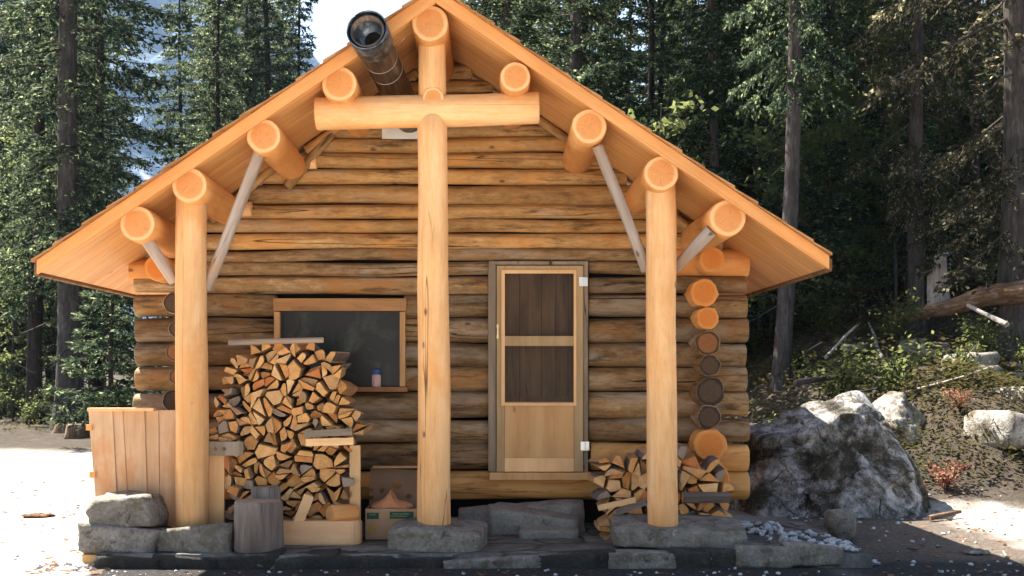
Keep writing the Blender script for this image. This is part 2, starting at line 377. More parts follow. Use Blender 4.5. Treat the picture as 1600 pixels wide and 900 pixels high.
def mat_simple(name, col, rough=.6, metallic=0., nsc=20., amt=.3, bump=.1, spec=.4):
    s = N(name)
    v = s.coords()
    n = s.noise(v, nsc, 5, .65)
    c = s.mix(s.math('MULTIPLY', s.fr(n, .35, .7), amt), col, tuple(x * .45 for x in col))
    return s.finish(c, rough, n, bump, .01, spec, metallic)
M['galv'] = mat_simple('zinc_plate', (.72, .72, .70), .35, .9, 14, .3)
M['brass'] = mat_simple('brass', (.75, .60, .33), .35, .9, 20, .3)
M['card'] = mat_simple('cardboard', (.40, .235, .125), .85, 0, 7, .25)
M['card_in'] = mat_simple('cardboard_inside', (.36, .22, .13), .85, 0, 5, .25)
M['green_print'] = mat_simple('green_print', (.015, .06, .03), .7, 0, 25, .4)
M['pale_print'] = mat_simple('pale_print', (.20, .27, .13), .7, 0, 60, .8)
M['yellow_print'] = mat_simple('yellow_print', (.45, .26, .05), .8, 0, 30, .6)
M['paper'] = mat_simple('crumpled_paper', (.52, .22, .10), .85, 0, 9, .4)
M['white_panel'] = mat_simple('whitewashed_panel', (.74, .70, .62), .7, 0, 8, .25)
M['blue_lid'] = mat_simple('blue_plastic', (.035, .07, .25), .4, 0, 20, .2)
M['jar_label'] = mat_simple('jar_label', (.62, .40, .36), .45, 0, 60, .8)
M['blue_rag'] = mat_simple('faded_blue_cloth', (.06, .11, .20), .9, 0, 14, .6)
M['dark'] = mat_simple('unlit_black', (.012, .010, .009), .9, 0, 10, .2)  # near-black colour standing for unlit interiors
M['wire'] = mat_simple('binding_wire', (.45, .36, .25), .4, .8, 20, .2)

def mat_pipe():
    s = N('stovepipe_steel')
    v = s.coords()
    n1 = s.noise(s.scale(v, (1, 1, .35)), 7, 6, .65); n2 = s.noise(s.scale(v, (1, 1, .06)), 30, 3)
    col = s.ramp(s.math('ADD', s.math('MULTIPLY', n1, .7), s.math('MULTIPLY', n2, .3)), [(.3, (.03, .022, .016)), (.5, (.11, .075, .05)), (.7, (.27, .20, .14))])
    return s.finish(col, s.math('ADD', .25, s.math('MULTIPLY', n1, .3)), n1, .1, .01, .5, .75)
M['pipe'] = mat_pipe()
def mat_cap():
    s = N('stovepipe_cap_steel')
    v = s.coords()
    n1 = s.noise(v, 9, 6, .7)
    col = s.ramp(n1, [(.35, (.02, .025, .03)), (.55, (.13, .16, .19)), (.7, (.45, .50, .54))])
    return s.finish(col, s.math('ADD', .18, s.math('MULTIPLY', n1, .35)), n1, .1, .01, .5, .85)
M['cap'] = mat_cap()

def mat_screen(name, tint, fac, dirt=(.09, .10, .08)):  # dirt also carries the pane's painted reflection
    s = N(name)
    v = s.coords()
    n = s.noise(v, 2.6, 6, .7, .8); n2 = s.noise(v, 120, 2)
    col = s.mix(s.fr(n, .5, .72), tint, dirt)
    p = s.n('BsdfPrincipled', ins={'Base Color': col, 'Roughness': .35, 'Specular IOR Level': .35})
    tr = s.n('BsdfTransparent')
    mx = s.n('MixShader', ins={0: fac})
    s.t.links.new(tr.outputs[0], mx.inputs[1]); s.t.links.new(p.outputs[0], mx.inputs[2])
    s.t.links.new(mx.outputs[0], s.out.inputs[0])
    return s.m
M['screen'] = mat_screen('insect_screen', (.035, .024, .014), .22, (.045, .04, .035))
M['pane'] = mat_screen('mottled_window_pane', (.014, .013, .010), .9, (.075, .08, .06))  # pale patches painted in for the pane's mottled reflection

def mat_fire_end():
    s = N('split_wood_end')
    rnd = s.n('ObjectInfo').outputs['Random']
    col = s.ramp(rnd, [(0, (.56, .26, .075)), (.2, (.70, .37, .13)), (.4, (.60, .28, .08)), (.55, (.54, .21, .055)), (.7, (.74, .45, .20)), (.82, (.40, .20, .075)), (.9, (.27, .15, .07)), (1., (.66, .33, .11))])
    v = s.coords()
    n1 = s.noise(v, 14, 5, .65, .5); n2 = s.noise(s.scale(v, (1, .3, 1)), 70, 3)
    n3 = s.noise(v, 5, 4)
    col = s.mix(s.math('MULTIPLY', s.fr(n1, .45, .7), .55), col, (.27, .12, .04))
    col = s.mix(s.math('MULTIPLY', s.fr(n2, .55, .8), .4), col, (.80, .56, .32))
    col = s.mix(s.math('MULTIPLY', s.fr(n3, .55, .7), .35), col, (.55, .20, .06))
    return s.finish(col, .8, s.math('ADD', n1, n2), .5, .012)
M['fire_end'] = mat_fire_end()
M['fire_red'] = mat_wood('red_firewood', [(.34, .085, .02), (.48, .14, .03), (.54, .19, .05)], crack=.6, knots=.2, vary=.2, bump=.3)
M['fire_grey'] = mat_wood('grey_firewood', [(.15, .105, .075), (.25, .18, .13), (.33, .25, .19)], crack=.8, knots=.2, vary=.2, bump=.4)
M['fire_side'] = mat_wood('split_wood_side', [(.30, .15, .06), (.46, .255, .11), (.58, .36, .18)], axis='Y', crack=.6, knots=.2, vary=.4, bump=.5)

def mat_leaf(name, stops, trans=.4, var=.5, rough=.6, glow=(.30, .34, .10), k=.5, sun_flecks=None):
    s = N(name)
    v = s.n('TexCoord').outputs['Object']
    rnd = s.n('ObjectInfo').outputs['Random']
    n1 = s.noise(v, .8, 4, .6); n2 = s.noise(v, 9, 3, .6)
    f = s.math('ADD', s.math('MULTIPLY', n1, .55), s.math('MULTIPLY', n2, .45))
    col = s.ramp(f, [(.3 + .4 * i / (len(stops) - 1), c) for i, c in enumerate(stops)])
    if sun_flecks:
        tm_ = s.fr(s.noise(v, 5.0, 6, .8), .535, .60)  # sunlit sparkle painted into the foliage as pale noise flecks
        col = s.mix(s.math('MULTIPLY', tm_, .9), col, sun_flecks)
    col = s.n('HueSaturation', ins={'Hue': s.math('ADD', .485, s.math('MULTIPLY', rnd, .03)), 'Value': s.math('ADD', 1 - var / 2, s.math('MULTIPLY', rnd, var)), 'Color': col}).outputs[0]
    d = s.n('BsdfPrincipled', ins={'Base Color': col, 'Roughness': rough, 'Specular IOR Level': .04})
    t = s.n('BsdfTranslucent', ins={'Color': s.mix(s.math('ADD', .12, s.math('MULTIPLY', tm_, .75)) if sun_flecks else k, col, glow)})
    mx = s.n('MixShader', ins={0: trans})
    s.t.links.new(d.outputs[0], mx.inputs[1]); s.t.links.new(t.outputs[0], mx.inputs[2])
    s.t.links.new(mx.outputs[0], s.out.inputs[0])
    return s.m
M['needles'] = mat_leaf('spruce_needles', [(.004, .011, .008), (.009, .022, .014), (.020, .038, .024)], .36, glow=(.56, .66, .34), k=.6, sun_flecks=(.21, .27, .14))
M['needles_brown'] = mat_leaf('old_needles', [(.012, .010, .007), (.014, .018, .009), (.028, .025, .014), (.018, .028, .014)], .45, glow=(.66, .58, .36), k=.6, sun_flecks=(.30, .27, .17))
M['broadleaf'] = mat_leaf('shrub_leaves', [(.009, .020, .007), (.02, .034, .011), (.04, .042, .015)], .5, glow=(.34, .38, .14), k=.5)
M['undergrowth'] = mat_leaf('undergrowth_leaves', [(.012, .020, .008), (.03, .036, .012), (.07, .052, .018), (.09, .045, .018)], .3, glow=(.24, .20, .08), k=.3)
M['red_leaf'] = mat_leaf('red_autumn_leaves', [(.15, .045, .03), (.26, .11, .065), (.34, .22, .11)], .4, glow=(.62, .38, .25), k=.5)
M['litter'] = mat_leaf('dead_leaves', [(.08, .045, .025), (.16, .085, .045), (.22, .13, .075)], .1)
def mat_bark(name, cols, sc=1.):
    s = N(name)
    v = s.coords()
    n1 = s.noise(s.scale(v, (1, 1, .18)), 14 * sc, 6, .7, .6)
    n2 = s.noise(v, 3.0 * sc, 5, .6)
    col = s.ramp(s.math('ADD', s.math('MULTIPLY', n1, .7), s.math('MULTIPLY', n2, .3)), [(.32 + .36 * i / (len(cols) - 1), c) for i, c in enumerate(cols)])
    return s.finish(col, .95, n1, 1.0, .05, .1)
M['trunk'] = mat_bark('spruce_bark', [(.014, .011, .009), (.036, .028, .023), (.08, .062, .052)])
M['trunk_grey'] = mat_bark('grey_spruce_bark', [(.022, .019, .017), (.058, .050, .046), (.13, .116, .107)])
M['dead_wood'] = mat_bark('silvered_dead_wood', [(.16, .13, .11), (.32, .28, .25), (.5, .45, .41)], 1.3)
M['rotten'] = mat_bark('rotten_log', [(.05, .028, .016), (.17, .10, .058), (.38, .30, .23)], 1.1)

# ------------------------------------------------------------------ terrain
def sm(a, b, t):
    t = min(1.0, max(0.0, (t - a) / (b - a)))
    return t * t * (3 - 2 * t)
def ground_h(x, y):
    h = -0.105
    yy = max(0.0, y)
    h += 0.010 * yy * (1 - sm(0, 6, x))
    slope = sm(2.2, 6.5, x - 0.05 * yy)
    h += slope * (0.24 * max(0.0, min(y, 22) - 2.2) + 0.05 * max(0.0, y - 22))
    h += sm(-1, 4, x) * 0.03 * max(0.0, y - 12) * (1 - slope)
    rough = 0.02 + 0.5 * slope * sm(2, 7, y) + .06 * sm(6, 14, y)
    h += .62 * math.exp(-(((x - 7.0) / 1.5) ** 2 + ((y - 5.0) / 1.5) ** 2))
    h += rough * mnoise.noise((x * 0.55, y * 0.55, 1.7)) + 0.35 * rough * mnoise.noise((x * 1.7, y * 1.7, 4.1))
    d = math.hypot(x, y)
    if d > 90: h += (d - 90) * 0.02
    return h
def build_ground():
    n = 190
    t = np.linspace(-1, 1, n)
    xs = np.sinh(t * 6.6) / np.sinh(6.6) * 2600
    ys = np.sinh(t * 6.6) / np.sinh(6.6) * 2600
    verts = [(x, y + 3, ground_h(x, y + 3)) for y in ys for x in xs]
    faces = [(j * n + i, j * n + i + 1, (j + 1) * n + i + 1, (j + 1) * n + i) for j in range(n - 1) for i in range(n - 1)]
    me = bpy.data.meshes.new('ground')
    me.from_pydata(verts, [], faces)
    me.polygons.foreach_set('use_smooth', [True] * len(faces))
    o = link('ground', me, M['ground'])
    props(o, 'pale trodden clearing and dark forest soil', kind='structure')
build_ground()

def build_mountain():
    s = N('mountain_slope')
    v = s.n('TexCoord').outputs['Object']
    n1 = s.noise(s.scale(v, (1, 1, .5)), .012, 8, .65); n2 = s.noise(s.scale(v, (1, 1, .3)), .05, 6, .7)
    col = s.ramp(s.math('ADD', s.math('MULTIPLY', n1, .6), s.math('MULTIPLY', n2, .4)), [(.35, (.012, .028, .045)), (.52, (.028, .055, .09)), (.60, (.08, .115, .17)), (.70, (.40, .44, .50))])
    m = s.finish(col, .95, n2, .6, 8.0, .1)
    nx, nz = 150, 60
    verts, faces = [], []
    for j in range(nz):
        for i in range(nx):
            x = -1500 + 3000 * i / (nx - 1)
            t = j / (nz - 1)
            y = 950 + 900 * t
            ridge = 820 * math.exp(-((x + 680) / 520) ** 2) + 190 * math.exp(-((x - 500) / 700) ** 2) + 60
            h = ridge * t ** 0.9 + (10 + 70 * t) * mnoise.fractal((x * .006, y * .006, .5), 1.0, 2.0, 6) + 25 * mnoise.noise((x * .03, t * 3, 2))
            verts.append((x, y, h - 10 * (1 - t)))
    faces = [(j * nx + i, j * nx + i + 1, (j + 1) * nx + i + 1, (j + 1) * nx + i) for j in range(nz - 1) for i in range(nx - 1)]
    me = bpy.data.meshes.new('mountain'); me.from_pydata(verts, [], faces)
    props(link('mountain', me, m), 'hazy blue mountain slope beyond the trees', kind='structure')
build_mountain()

# ------------------------------------------------------------------ LOG CABIN
cabin = empty('log_cabin', (-0.43, 0, 0))
props(cabin, 'small log cabin with pale peeled porch posts, wide gable roof and screen door', 'cabin')
YF = -1.6
sF = (D0 + YF) / F
AX, AZ = P(681, -24, YF).x, P(681, -24, YF).z
LX, RX = P(55, 402, YF).x, P(1298, 395, YF).x
SL = (AZ - P(55, 402, YF).z) / (AX - LX)
SR = (AZ - P(1298, 395, YF).z) / (RX - AX)
def roof_top(x):
    return AZ - (SL * (AX - x) if x < AX else SR * (x - AX))
SOF = 0.115       # vertical distance from shingle top to soffit
YB = 5.6
def slope_prism(name, side, a, b, y0, y1, mats, parent, x0=None, x1=None, shift=0.0):
    """slab hanging a..b below the roof top line on one side, built with local X down the slope"""
    if side < 0: xa, xb, sl = AX - (x0 or 0), (LX if x1 is None else AX - x1), SL
    else: xa, xb, sl = AX + (x0 or 0), (RX if x1 is None else AX + x1), SR
    bm = bmesh.new()
    za, zb = roof_top(xa), roof_top(xb)
    vs = [bm.verts.new((x, y, z)) for (x, z) in ((xa, za - a), (xb, zb - a), (xb, zb - b), (xa, za - b)) for y in (y0, y1)]
    for q in ((0, 2, 3, 1), (2, 4, 5, 3), (4, 6, 7, 5), (6, 0, 1, 7), (0, 6, 4, 2), (1, 3, 5, 7)):
        bm.faces.new([vs[i] for i in q])
    bmesh.ops.bevel(bm, geom=list(bm.edges), offset=.004, segments=1, affect='EDGES')
    mw = Matrix.Translation((AX, 0, AZ)) @ Matrix.Rotation(math.atan(sl) * (1 if side > 0 else -1), 4, 'Y')
    inv = mw.inverted()
    for v in bm.verts: v.co = inv @ v.co
    return bm_obj(name, bm, mats, parent, mw)
roof = None
for side in (-1, 1):
    deck = slope_prism('roof_deck', side, .032, SOF, YF + .035, YB, M['soffit'], cabin)
    fb = slope_prism('fascia_board', side, .027, .145, YF, YF + .032, M['fascia'], deck, x1=(AX - LX if side < 0 else RX - AX) - .01)
    slope_prism('eave_board', side, .034, .135, YF + .034, YB, M['dark_plank'], deck, x0=(AX - LX if side < 0 else RX - AX) - .0, x1=(AX - LX if side < 0 else RX - AX) + .022)
    # split-cedar shakes: stepped courses
    bm = bmesh.new()
    run = (AX - LX) if side < 0 else (RX - AX)
    sl = SL if side < 0 else SR
    n = 15
    for i in range(n):
        a, b = run * i / n - .02, run * (i + 1) / n + (.05 if i < n - 1 else .012)
        y = YF - .03
        while y < YB:
            w = rng.uniform(.12, .26)
            y1 = min(YB, y + w)
            lift = rng.uniform(-.004, .010)
            bb = b + rng.uniform(-.02, .02)
            yo = y + (rng.uniform(-.03, .015) if y == YF - .03 else .003)
            vs = []
            for (u, zt, zb) in ((max(0, a), .006, .001), (bb, .029 + lift, .006 + lift)):
                x = AX + side * u; z0 = AZ - sl * u - .031
                for yy in (yo, y1):
                    vs += [bm.verts.new((x, yy, z0 + zt)), bm.verts.new((x, yy, z0 + zb))]
            for q in ((0, 2, 6, 4), (1, 5, 7, 3), (0, 4, 5, 1), (2, 3, 7, 6), (4, 6, 7, 5), (0, 1, 3, 2)):
                bm.faces.new([vs[k] for k in q])
            y = y1
    bm_obj('roof_shingles', bm, mat_wood('cedar_shakes_%d' % (side + 2), [(.20, .085, .03), (.36, .16, .055), (.50, .26, .10)], axis='X', crack=.8, knots=.1, vary=.1, bump=.4) , deck)

def flogs(name, px0, px1, ptop, pbot, mats, Y=None, skip=(), ends=(True, True)):
    """one wall log lying along X in the front wall, between pixel rows, with openings cut out"""
    r = S(pbot - ptop) / 2 * .985
    zc = P(0, (ptop + pbot) / 2).z
    Yc = -.115 + r + rng.uniform(-.010, .008)
    segs = [(px0, px1)]
    for (a, b) in skip:
        segs = [q for (s, e) in segs for q in ([(s, min(e, a)), (max(s, b), e)] if a < e and b > s else [(s, e)]) if q[1] - q[0] > 4]
    for (a, b) in segs:
        xa, xb = P(a, 0).x, P(b, 0).x
        t0, t1 = rng.uniform(.92, 1.06), rng.uniform(.92, 1.06)
        log(name, (xa, Yc, zc + rng.uniform(-.011, .011)), (xb, Yc, zc + rng.uniform(-.011, .011)), r * t0, r * t1, mats, cabin, wob=.018, lump=.13, bev=.01)
WIN = (432, 632); DOOR = (765, 918)
B = [392, 411, 432, 460, 497, 536, 572, 611, 653, 693, 735, 780]
for i in range(len(B) - 1):
    t, b = B[i], B[i + 1]
    skip = []
    if t >= 460 and b <= 612: skip.append(WIN)
    if 411 <= t and b <= 735: skip.append(DOOR)
    mats = [M['old'], M['gold']]
    x0, x1 = 213, 1165
    if i == 10: mats = [M['gold'], M['peeled_end']]; x1 = 1168; x0 = 225
    if i == 9:
        flogs('wall_log', 213, 920, t, b, mats, skip=skip)
        flogs('wall_log', 922, 1168, t, b, [M['gold'], M['peeled_end']])
        continue
    if i == 0:
        flogs('wall_log', 1015, 1168, 389, 432, [M['purlin'], M['peeled_end']])
        flogs('wall_log', 206, 300, 400, 442, [M['purlin'], M['peeled_end']])
        x0, x1 = 305, 1012
    elif i == 1: x0, x1 = 305, 1012
    flogs('wall_log', x0 + rng.uniform(-5, 3), x1 + rng.uniform(-3, 5), t, b, mats, skip=skip)
# gable logs under the soffit
G = [392, 366, 344, 322, 291, 266, 242, 217, 195, 171, 149, 126, 104, 81, 58]
for i in range(len(G) - 1):
    b, t = G[i], G[i + 1]
    z = P(0, (t + b) / 2).z
    xl = AX - (AZ - SOF - z) / SL; xr = AX + (AZ - SOF - z) / SR
    toP = lambda x: PX + x * F / D0
    flogs('gable_log', max(215, toP(xl) + 1), min(1160, toP(xr) - 1), t, b, [M['gable'], M['new_board']])
# short pale log ends left showing where the purlin blocks sit
for (px, py, w, h, side) in ((486, 258, 24, 20, 1), (385, 330, 26, 22, 1), (1000, 320, 26, 24, -1)):
    r = S(h) / 2
    a, b = P(px - w / 2, py).x, P(px + w / 2, py).x
    log('purlin_block', (a, -.13, P(0, py).z), (b, -.13, P(0, py).z), r, r, [M['new_board'], M['new_board']], cabin, bev=.005)
# strips closing the wall against the soffit
for (a, b, w) in (((448, 292), (520, 208), 16), ((478, 236), (650, 112), 14), ((330, 345), (428, 262), 14), ((840, 185), (905, 232), 14), ((1000, 300), (1085, 362), 14)):
    pa, pb = P(*a, -.16), P(*b, -.16)
    log('soffit_strip', pa, pb, S(w) / 2, S(w) / 2 * .9, [M['gable'], M['new_board']], cabin, bev=.005, seg=14)

# purlins, ridge and wall plates
YP = -1.5
def purlin(name, px, py, r, y1=.15, mats=None, taper=.95):
    p = P(px, py, YP)
    rr = S(r, YP)
    return log(name, p, (p.x, y1, p.z), rr, rr * taper, mats or [M['purlin'], M['peeled_end']], cabin, wob=.006, lump=.04, bev=.012)
purlin('ridge_log', 672, 36, 29, YB - .3)
for (px, py, r) in ((530, 131, 28), (806, 120, 24), (412, 212, 27), (921, 198, 27.5), (296, 290, 28), (1033, 271, 27.5)):
    purlin('purlin', px, py, r)
purlin('wall_plate', 214, 350, 28, YB - .3); purlin('wall_plate', 1137, 341, 29, YB - .3)
# porch posts
YO = -1.27
post_m = [M['peeled'], M['peeled_end']]
def post(x0, z0px, x1, z1px, w0, w1):
    a, b = P(x1, 0, YO), P(x0, 0, YO)
    a.z = P(0, z1px, YO - .13).z - .05; b.z = P(0, z0px, YO).z
    log('porch_post', a, b, S(w1, YO) / 2, S(w0, YO) / 2, post_m, cabin, wob=.014, lump=.055, bev=.015)
post(300, 308, 300.5, 826, 47, 51)
post(1031.5, 288, 1036, 815, 47, 47)
post(676, 182, 678.5, 818, 46, 53)
a, b = P(676, 165, YO + .02), P(675, 40, YO + .02)
log('king_post', a, b, S(22, YO), S(21, YO), post_m, cabin, wob=.006, lump=.03)
pa, pb = P(494, 178, YO + .015), P(842, 169, YO + .015)
log('cross_beam', pa, pb, S(25.5, YO), S(25, YO), post_m, cabin, wob=.006, lump=.03)
p = P(677, 152, YO - .10)
log('beam_tenon', p, p + Vector((0, .2, 0)), S(17, YO), S(17, YO), [M['purlin'], M['peeled_end']], cabin, bev=.008)
# braces
for (a, ya, b, yb, w0, w1) in (((273, 440), -1.2, (226, 372), -1.36, 8.5, 9.5), ((322, 452), -1.2, (407, 236), -1.36, 9, 9.5),
                               ((1008, 424), -1.2, (933, 228), -1.38, 8.5, 9), ((1056, 420), -1.22, (1113, 360), -1.42, 9, 11)):
    log('brace_pole', P(*a, ya), P(*b, yb), S(w0, -1.25), S(w1, -1.25), [M['grey_pole'], M['grey_pole']], cabin, wob=.02, lump=.1, bev=.006, seg=16)
# side-wall logs whose ends stand out at the corners
xr = 1108
for (px, py, r, e) in ((1112, 405, 20, 'orange_end'), (1100, 456, 22, 'orange_end'), (1105, 497, 18, 'orange_end'), (1107, 535, 20, 'mid_end'), (1110, 572, 17, 'old_end'),
                       (1111, 611, 23, 'old_end'), (1109, 653, 19, 'old_end'), (1112, 697, 26, 'orange_end'), (1116, 746, 24, 'orange_end')):
    p = P(px, py, -.36); rr = S(r, -.36)
    side_m = M['purlin'] if e == 'orange_end' else M['old']
    log('side_wall_log', p, (p.x, 5.0, p.z), rr, rr * rng.uniform(.93, 1.08), [side_m, M[e]], cabin, wob=.02, lump=.17, rings=12)
for (px, py, r, e) in ((247, 418, 21, 'orange_end'), (270, 474, 17, 'old_end'), (275, 512, 14, 'old_end'), (272, 552, 15, 'mid_end'), (276, 590, 13, 'mid_end'),
                       (272, 628, 19, 'old_end'), (264, 670, 20, 'old_end'), (264, 712, 21, 'old_end'), (264, 756, 22, 'old_end')):
    p = P(px, py, -.36); rr = S(r, -.36)
    log('side_wall_log', p, (p.x, 5.0, p.z), rr, rr * rng.uniform(.95, 1.08), [M['purlin'] if e == 'orange_end' else M['old'], M[e]], cabin, wob=.02, lump=.1, rings=12)
# near-black sheet standing for the unlit room behind the openings
box_obj('room_dark_sheet', P(300, 0).x, P(1090, 0).x, .25, .30, .0, 2.3, M['dark'], cabin)
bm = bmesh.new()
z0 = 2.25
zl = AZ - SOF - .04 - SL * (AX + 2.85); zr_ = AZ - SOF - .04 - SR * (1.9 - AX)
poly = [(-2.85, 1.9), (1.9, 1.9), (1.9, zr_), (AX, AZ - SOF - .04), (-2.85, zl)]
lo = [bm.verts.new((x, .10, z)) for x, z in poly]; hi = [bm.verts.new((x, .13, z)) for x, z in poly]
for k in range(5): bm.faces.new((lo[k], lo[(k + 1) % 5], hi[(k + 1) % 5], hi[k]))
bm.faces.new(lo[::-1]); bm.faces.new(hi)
bm_obj('gable_light_block', bm, M['dark'], cabin, centred(bm))  # unseen dark panel added to stop light leaking between the gable logs
# window
def pbox(name, px0, px1, py0, py1, Y0, Y1, mats, parent, bev=.003, jit=0.):
    a, b = P(px0, py1, Y0), P(px1, py0, Y0)
    return box_obj(name, a.x, b.x, Y0, Y1, a.z, b.z, mats, parent, bev, jit)
win = pbox('window', 427, 635, 466, 486, -.135, -.02, M['window_board'], cabin, jit=.003)
pbox('window_jamb', 428, 437, 487, 604, -.125, -.0, M['door_panel'], win)
pbox('window_jamb', 624.5, 633, 487, 604, -.125, -.0, M['door_panel'], win)
pbox('window_sill', 427, 636, 605, 612, -.16, .0, M['window_board'], win, jit=.003)
pbox('window_pane', 438, 624, 487, 604, -.055, -.047, M['pane'], win, bev=0)
# door
frame = pbox('door_frame', 763, 775, 412, 737, -.14, .02, M['grey_board'], cabin, jit=.003)
pbox('frame_post', 911, 919, 412, 740, -.14, .02, M['grey_board'], frame, jit=.003)
pbox('frame_head', 764, 919, 408, 413.5, -.142, .02, M['grey_board'], frame, jit=.002)
pbox('door_sill', 765, 923, 738.5, 750, -.19, -.02, M['door_panel'], frame)
bm = bmesh.new()
Yd = -.165
def dbx(px0, px1, py0, py1, d=0.):
    a, b = P(px0, py1, Yd), P(px1, py0, Yd)
    add_box(bm, a.x, b.x, Yd + d, Yd + .038, a.z, b.z, .003)
dbx(776, 788, 415, 737); dbx(897, 911, 415, 737); dbx(788.2, 896.8, 415, 424, .001); dbx(788.2, 896.8, 525, 540.5, .001); dbx(788.2, 896.8, 628, 633, .001)
door = bm_obj('door', bm, M['door_wood'], cabin, centred(bm))
pbox('door_panel', 788.3, 896.7, 633.3, 715.5, Yd + .006, Yd + .03, M['door_panel'], door)
pbox('kick_board', 788.3, 896.7, 715.8, 737, Yd - .004, Yd + .032, M['trim'], door)
bm = bmesh.new()
def trim(px0, px1, py0, py1):
    a, b = P(px0, py1, Yd), P(px1, py0, Yd)
    add_box(bm, a.x, b.x, Yd - .010, Yd - .0005, a.z, b.z, .002)
trim(783.5, 788.8, 422, 634); trim(896.3, 900.5, 422, 634); trim(789, 896.1, 422, 427.5); trim(789, 896.1, 629.5, 634)
bm_obj('screen_trim', bm, M['trim'], door, centred(bm))
pbox('screen', 787, 898, 423, 633, Yd + .018, Yd + .021, M['screen'], door, bev=0)
for (px, py, s) in ((911.5, 440, 1.0), (914, 697, 1.0)):
    bm = bmesh.new()
    c = P(px, py, Yd)
    for k in (-1, 1):
        add_box(bm, c.x + k * .022 - .018, c.x + k * .022 + .018, Yd - .006, Yd - .001, c.z - .042, c.z + .042, .002)
    bmesh.ops.create_cone(bm, cap_ends=True, segments=10, radius1=.006, radius2=.006, depth=.085, matrix=Matrix.Translation((c.x, Yd - .007, c.z)))
    for k in (-1, 1):
        for q in (-1, 0, 1):
            bmesh.ops.create_uvsphere(bm, u_segments=8, v_segments=5, radius=.005, matrix=Matrix.Translation((c.x + k * .024, Yd - .006, c.z + q * .026)))
    bm_obj('hinge', bm, M['galv'], door, centred(bm))
bm = bmesh.new()
c = P(777.5, 518, Yd)
for k in (-1, 1):
    add_box(bm, c.x - .011, c.x + .011, Yd - .005, Yd - .001, c.z + k * .05 - .016, c.z + k * .05 + .016, .003)
    add_box(bm, c.x - .005, c.x + .005, Yd - .030, Yd - .004, c.z + k * .047 - .006, c.z + k * .047 + .006, .002)
add_box(bm, c.x - .007, c.x + .007, Yd - .036, Yd - .028, c.z - .055, c.z + .055, .004)
bm_obj('door_handle', bm, M['brass'], door, centred(bm))
bm = bmesh.new()
xs = [779, 812, 846, 868, 906]
for i in range(4):
    a, b = P(xs[i] + .5, 737, 0), P(xs[i + 1] - .5, 414, 0)
    add_box(bm, a.x, b.x, -.045 + .004 * (i % 2), -.01, a.z, b.z, .004)
inner = bm_obj('plank_door', bm, M['dark_plank'], cabin, centred(bm))
box_obj('batten', P(790, 0).x, P(898, 0).x, -.062, -.048, P(0, 640).z, P(0, 620).z, M['dark_plank'], inner)
# thimble plate and stovepipe
bm = bmesh.new()
a, b = P(597, 217, -.13), P(668, 150, -.13)
add_box(bm, a.x, b.x, -.14, -.118, a.z, b.z, .003)
pl = bm_obj('thimble_plate', bm, M['white_panel'], cabin, centred(bm))
def tube(name, p0, p1, ri, ro, mats, parent, seg=40, ro1=None):
    bm = bmesh.new()
    L = (p1 - p0).length
    ro1 = ro1 or ro
    prof = [(ri, 0), (ro - .003, 0), (ro, .004), (ro1, L - .004), (ro1 - .003, L), (ri + ro1 - ro, L)]
    rg = [[bm.verts.new((r * math.cos(2 * PI * k / seg), r * math.sin(2 * PI * k / seg), z)) for k in range(seg)] for r, z in prof]
    for i in range(len(prof)):
        A, Bq = rg[i], rg[(i + 1) % len(prof)]
        for k in range(seg):
            f = bm.faces.new((A[k], A[(k + 1) % seg], Bq[(k + 1) % seg], Bq[k])); f.smooth = True
    return bm_obj(name, bm, mats, parent, log_mw(p0, p1))
e0, e1 = P(641, 186, -.16), P(573, 46, -1.92)
dv = (e1 - e0).normalized()
pipe = tube('stovepipe', e0, e1 - dv * .02, .120, .138, M['pipe'], cabin)
tube('pipe_cap', e1 - dv * .26, e1, .148, .158, M['cap'], pipe, ro1=.164)
bm = bmesh.new()
prof = [(.147, .015), (.150, .0), (.078, -.17), (.070, -.17)]
rg = [[bm.verts.new((r * math.cos(2 * PI * k / 40) + .012 * (r < .1), r * math.sin(2 * PI * k / 40), z)) for k in range(40)] for r, z in prof]
for i in range(3):
    for k in range(40):
        f = bm.faces.new((rg[i][k], rg[i][(k + 1) % 40], rg[i + 1][(k + 1) % 40], rg[i + 1][k])); f.smooth = True
bm_obj('pipe_funnel', bm, M['cap'], pipe, log_mw(e1 - dv * .02, e1))
q = e1 - dv * .215
tube('pipe_dark_disc', q, q + dv * .01, .002, .118, M['dark'], pipe)  # black disc added inside, stands for the pipe's inner darkness
for f_, rr in ((.60, .142), (.72, .142)):
    q = e0 + (e1 - e0) * f_
    tube('wire_band', q, q + dv * .007, .1385, rr + .001, M['wire'], pipe)
q = e0 + (e1 - e0) * .7
log('stay_wire', q + Vector((.10, 0, .10)), P(632, 60, -1.45), .004, .004, [M['wire'], M['wire']], pipe, seg=8, bev=.001)

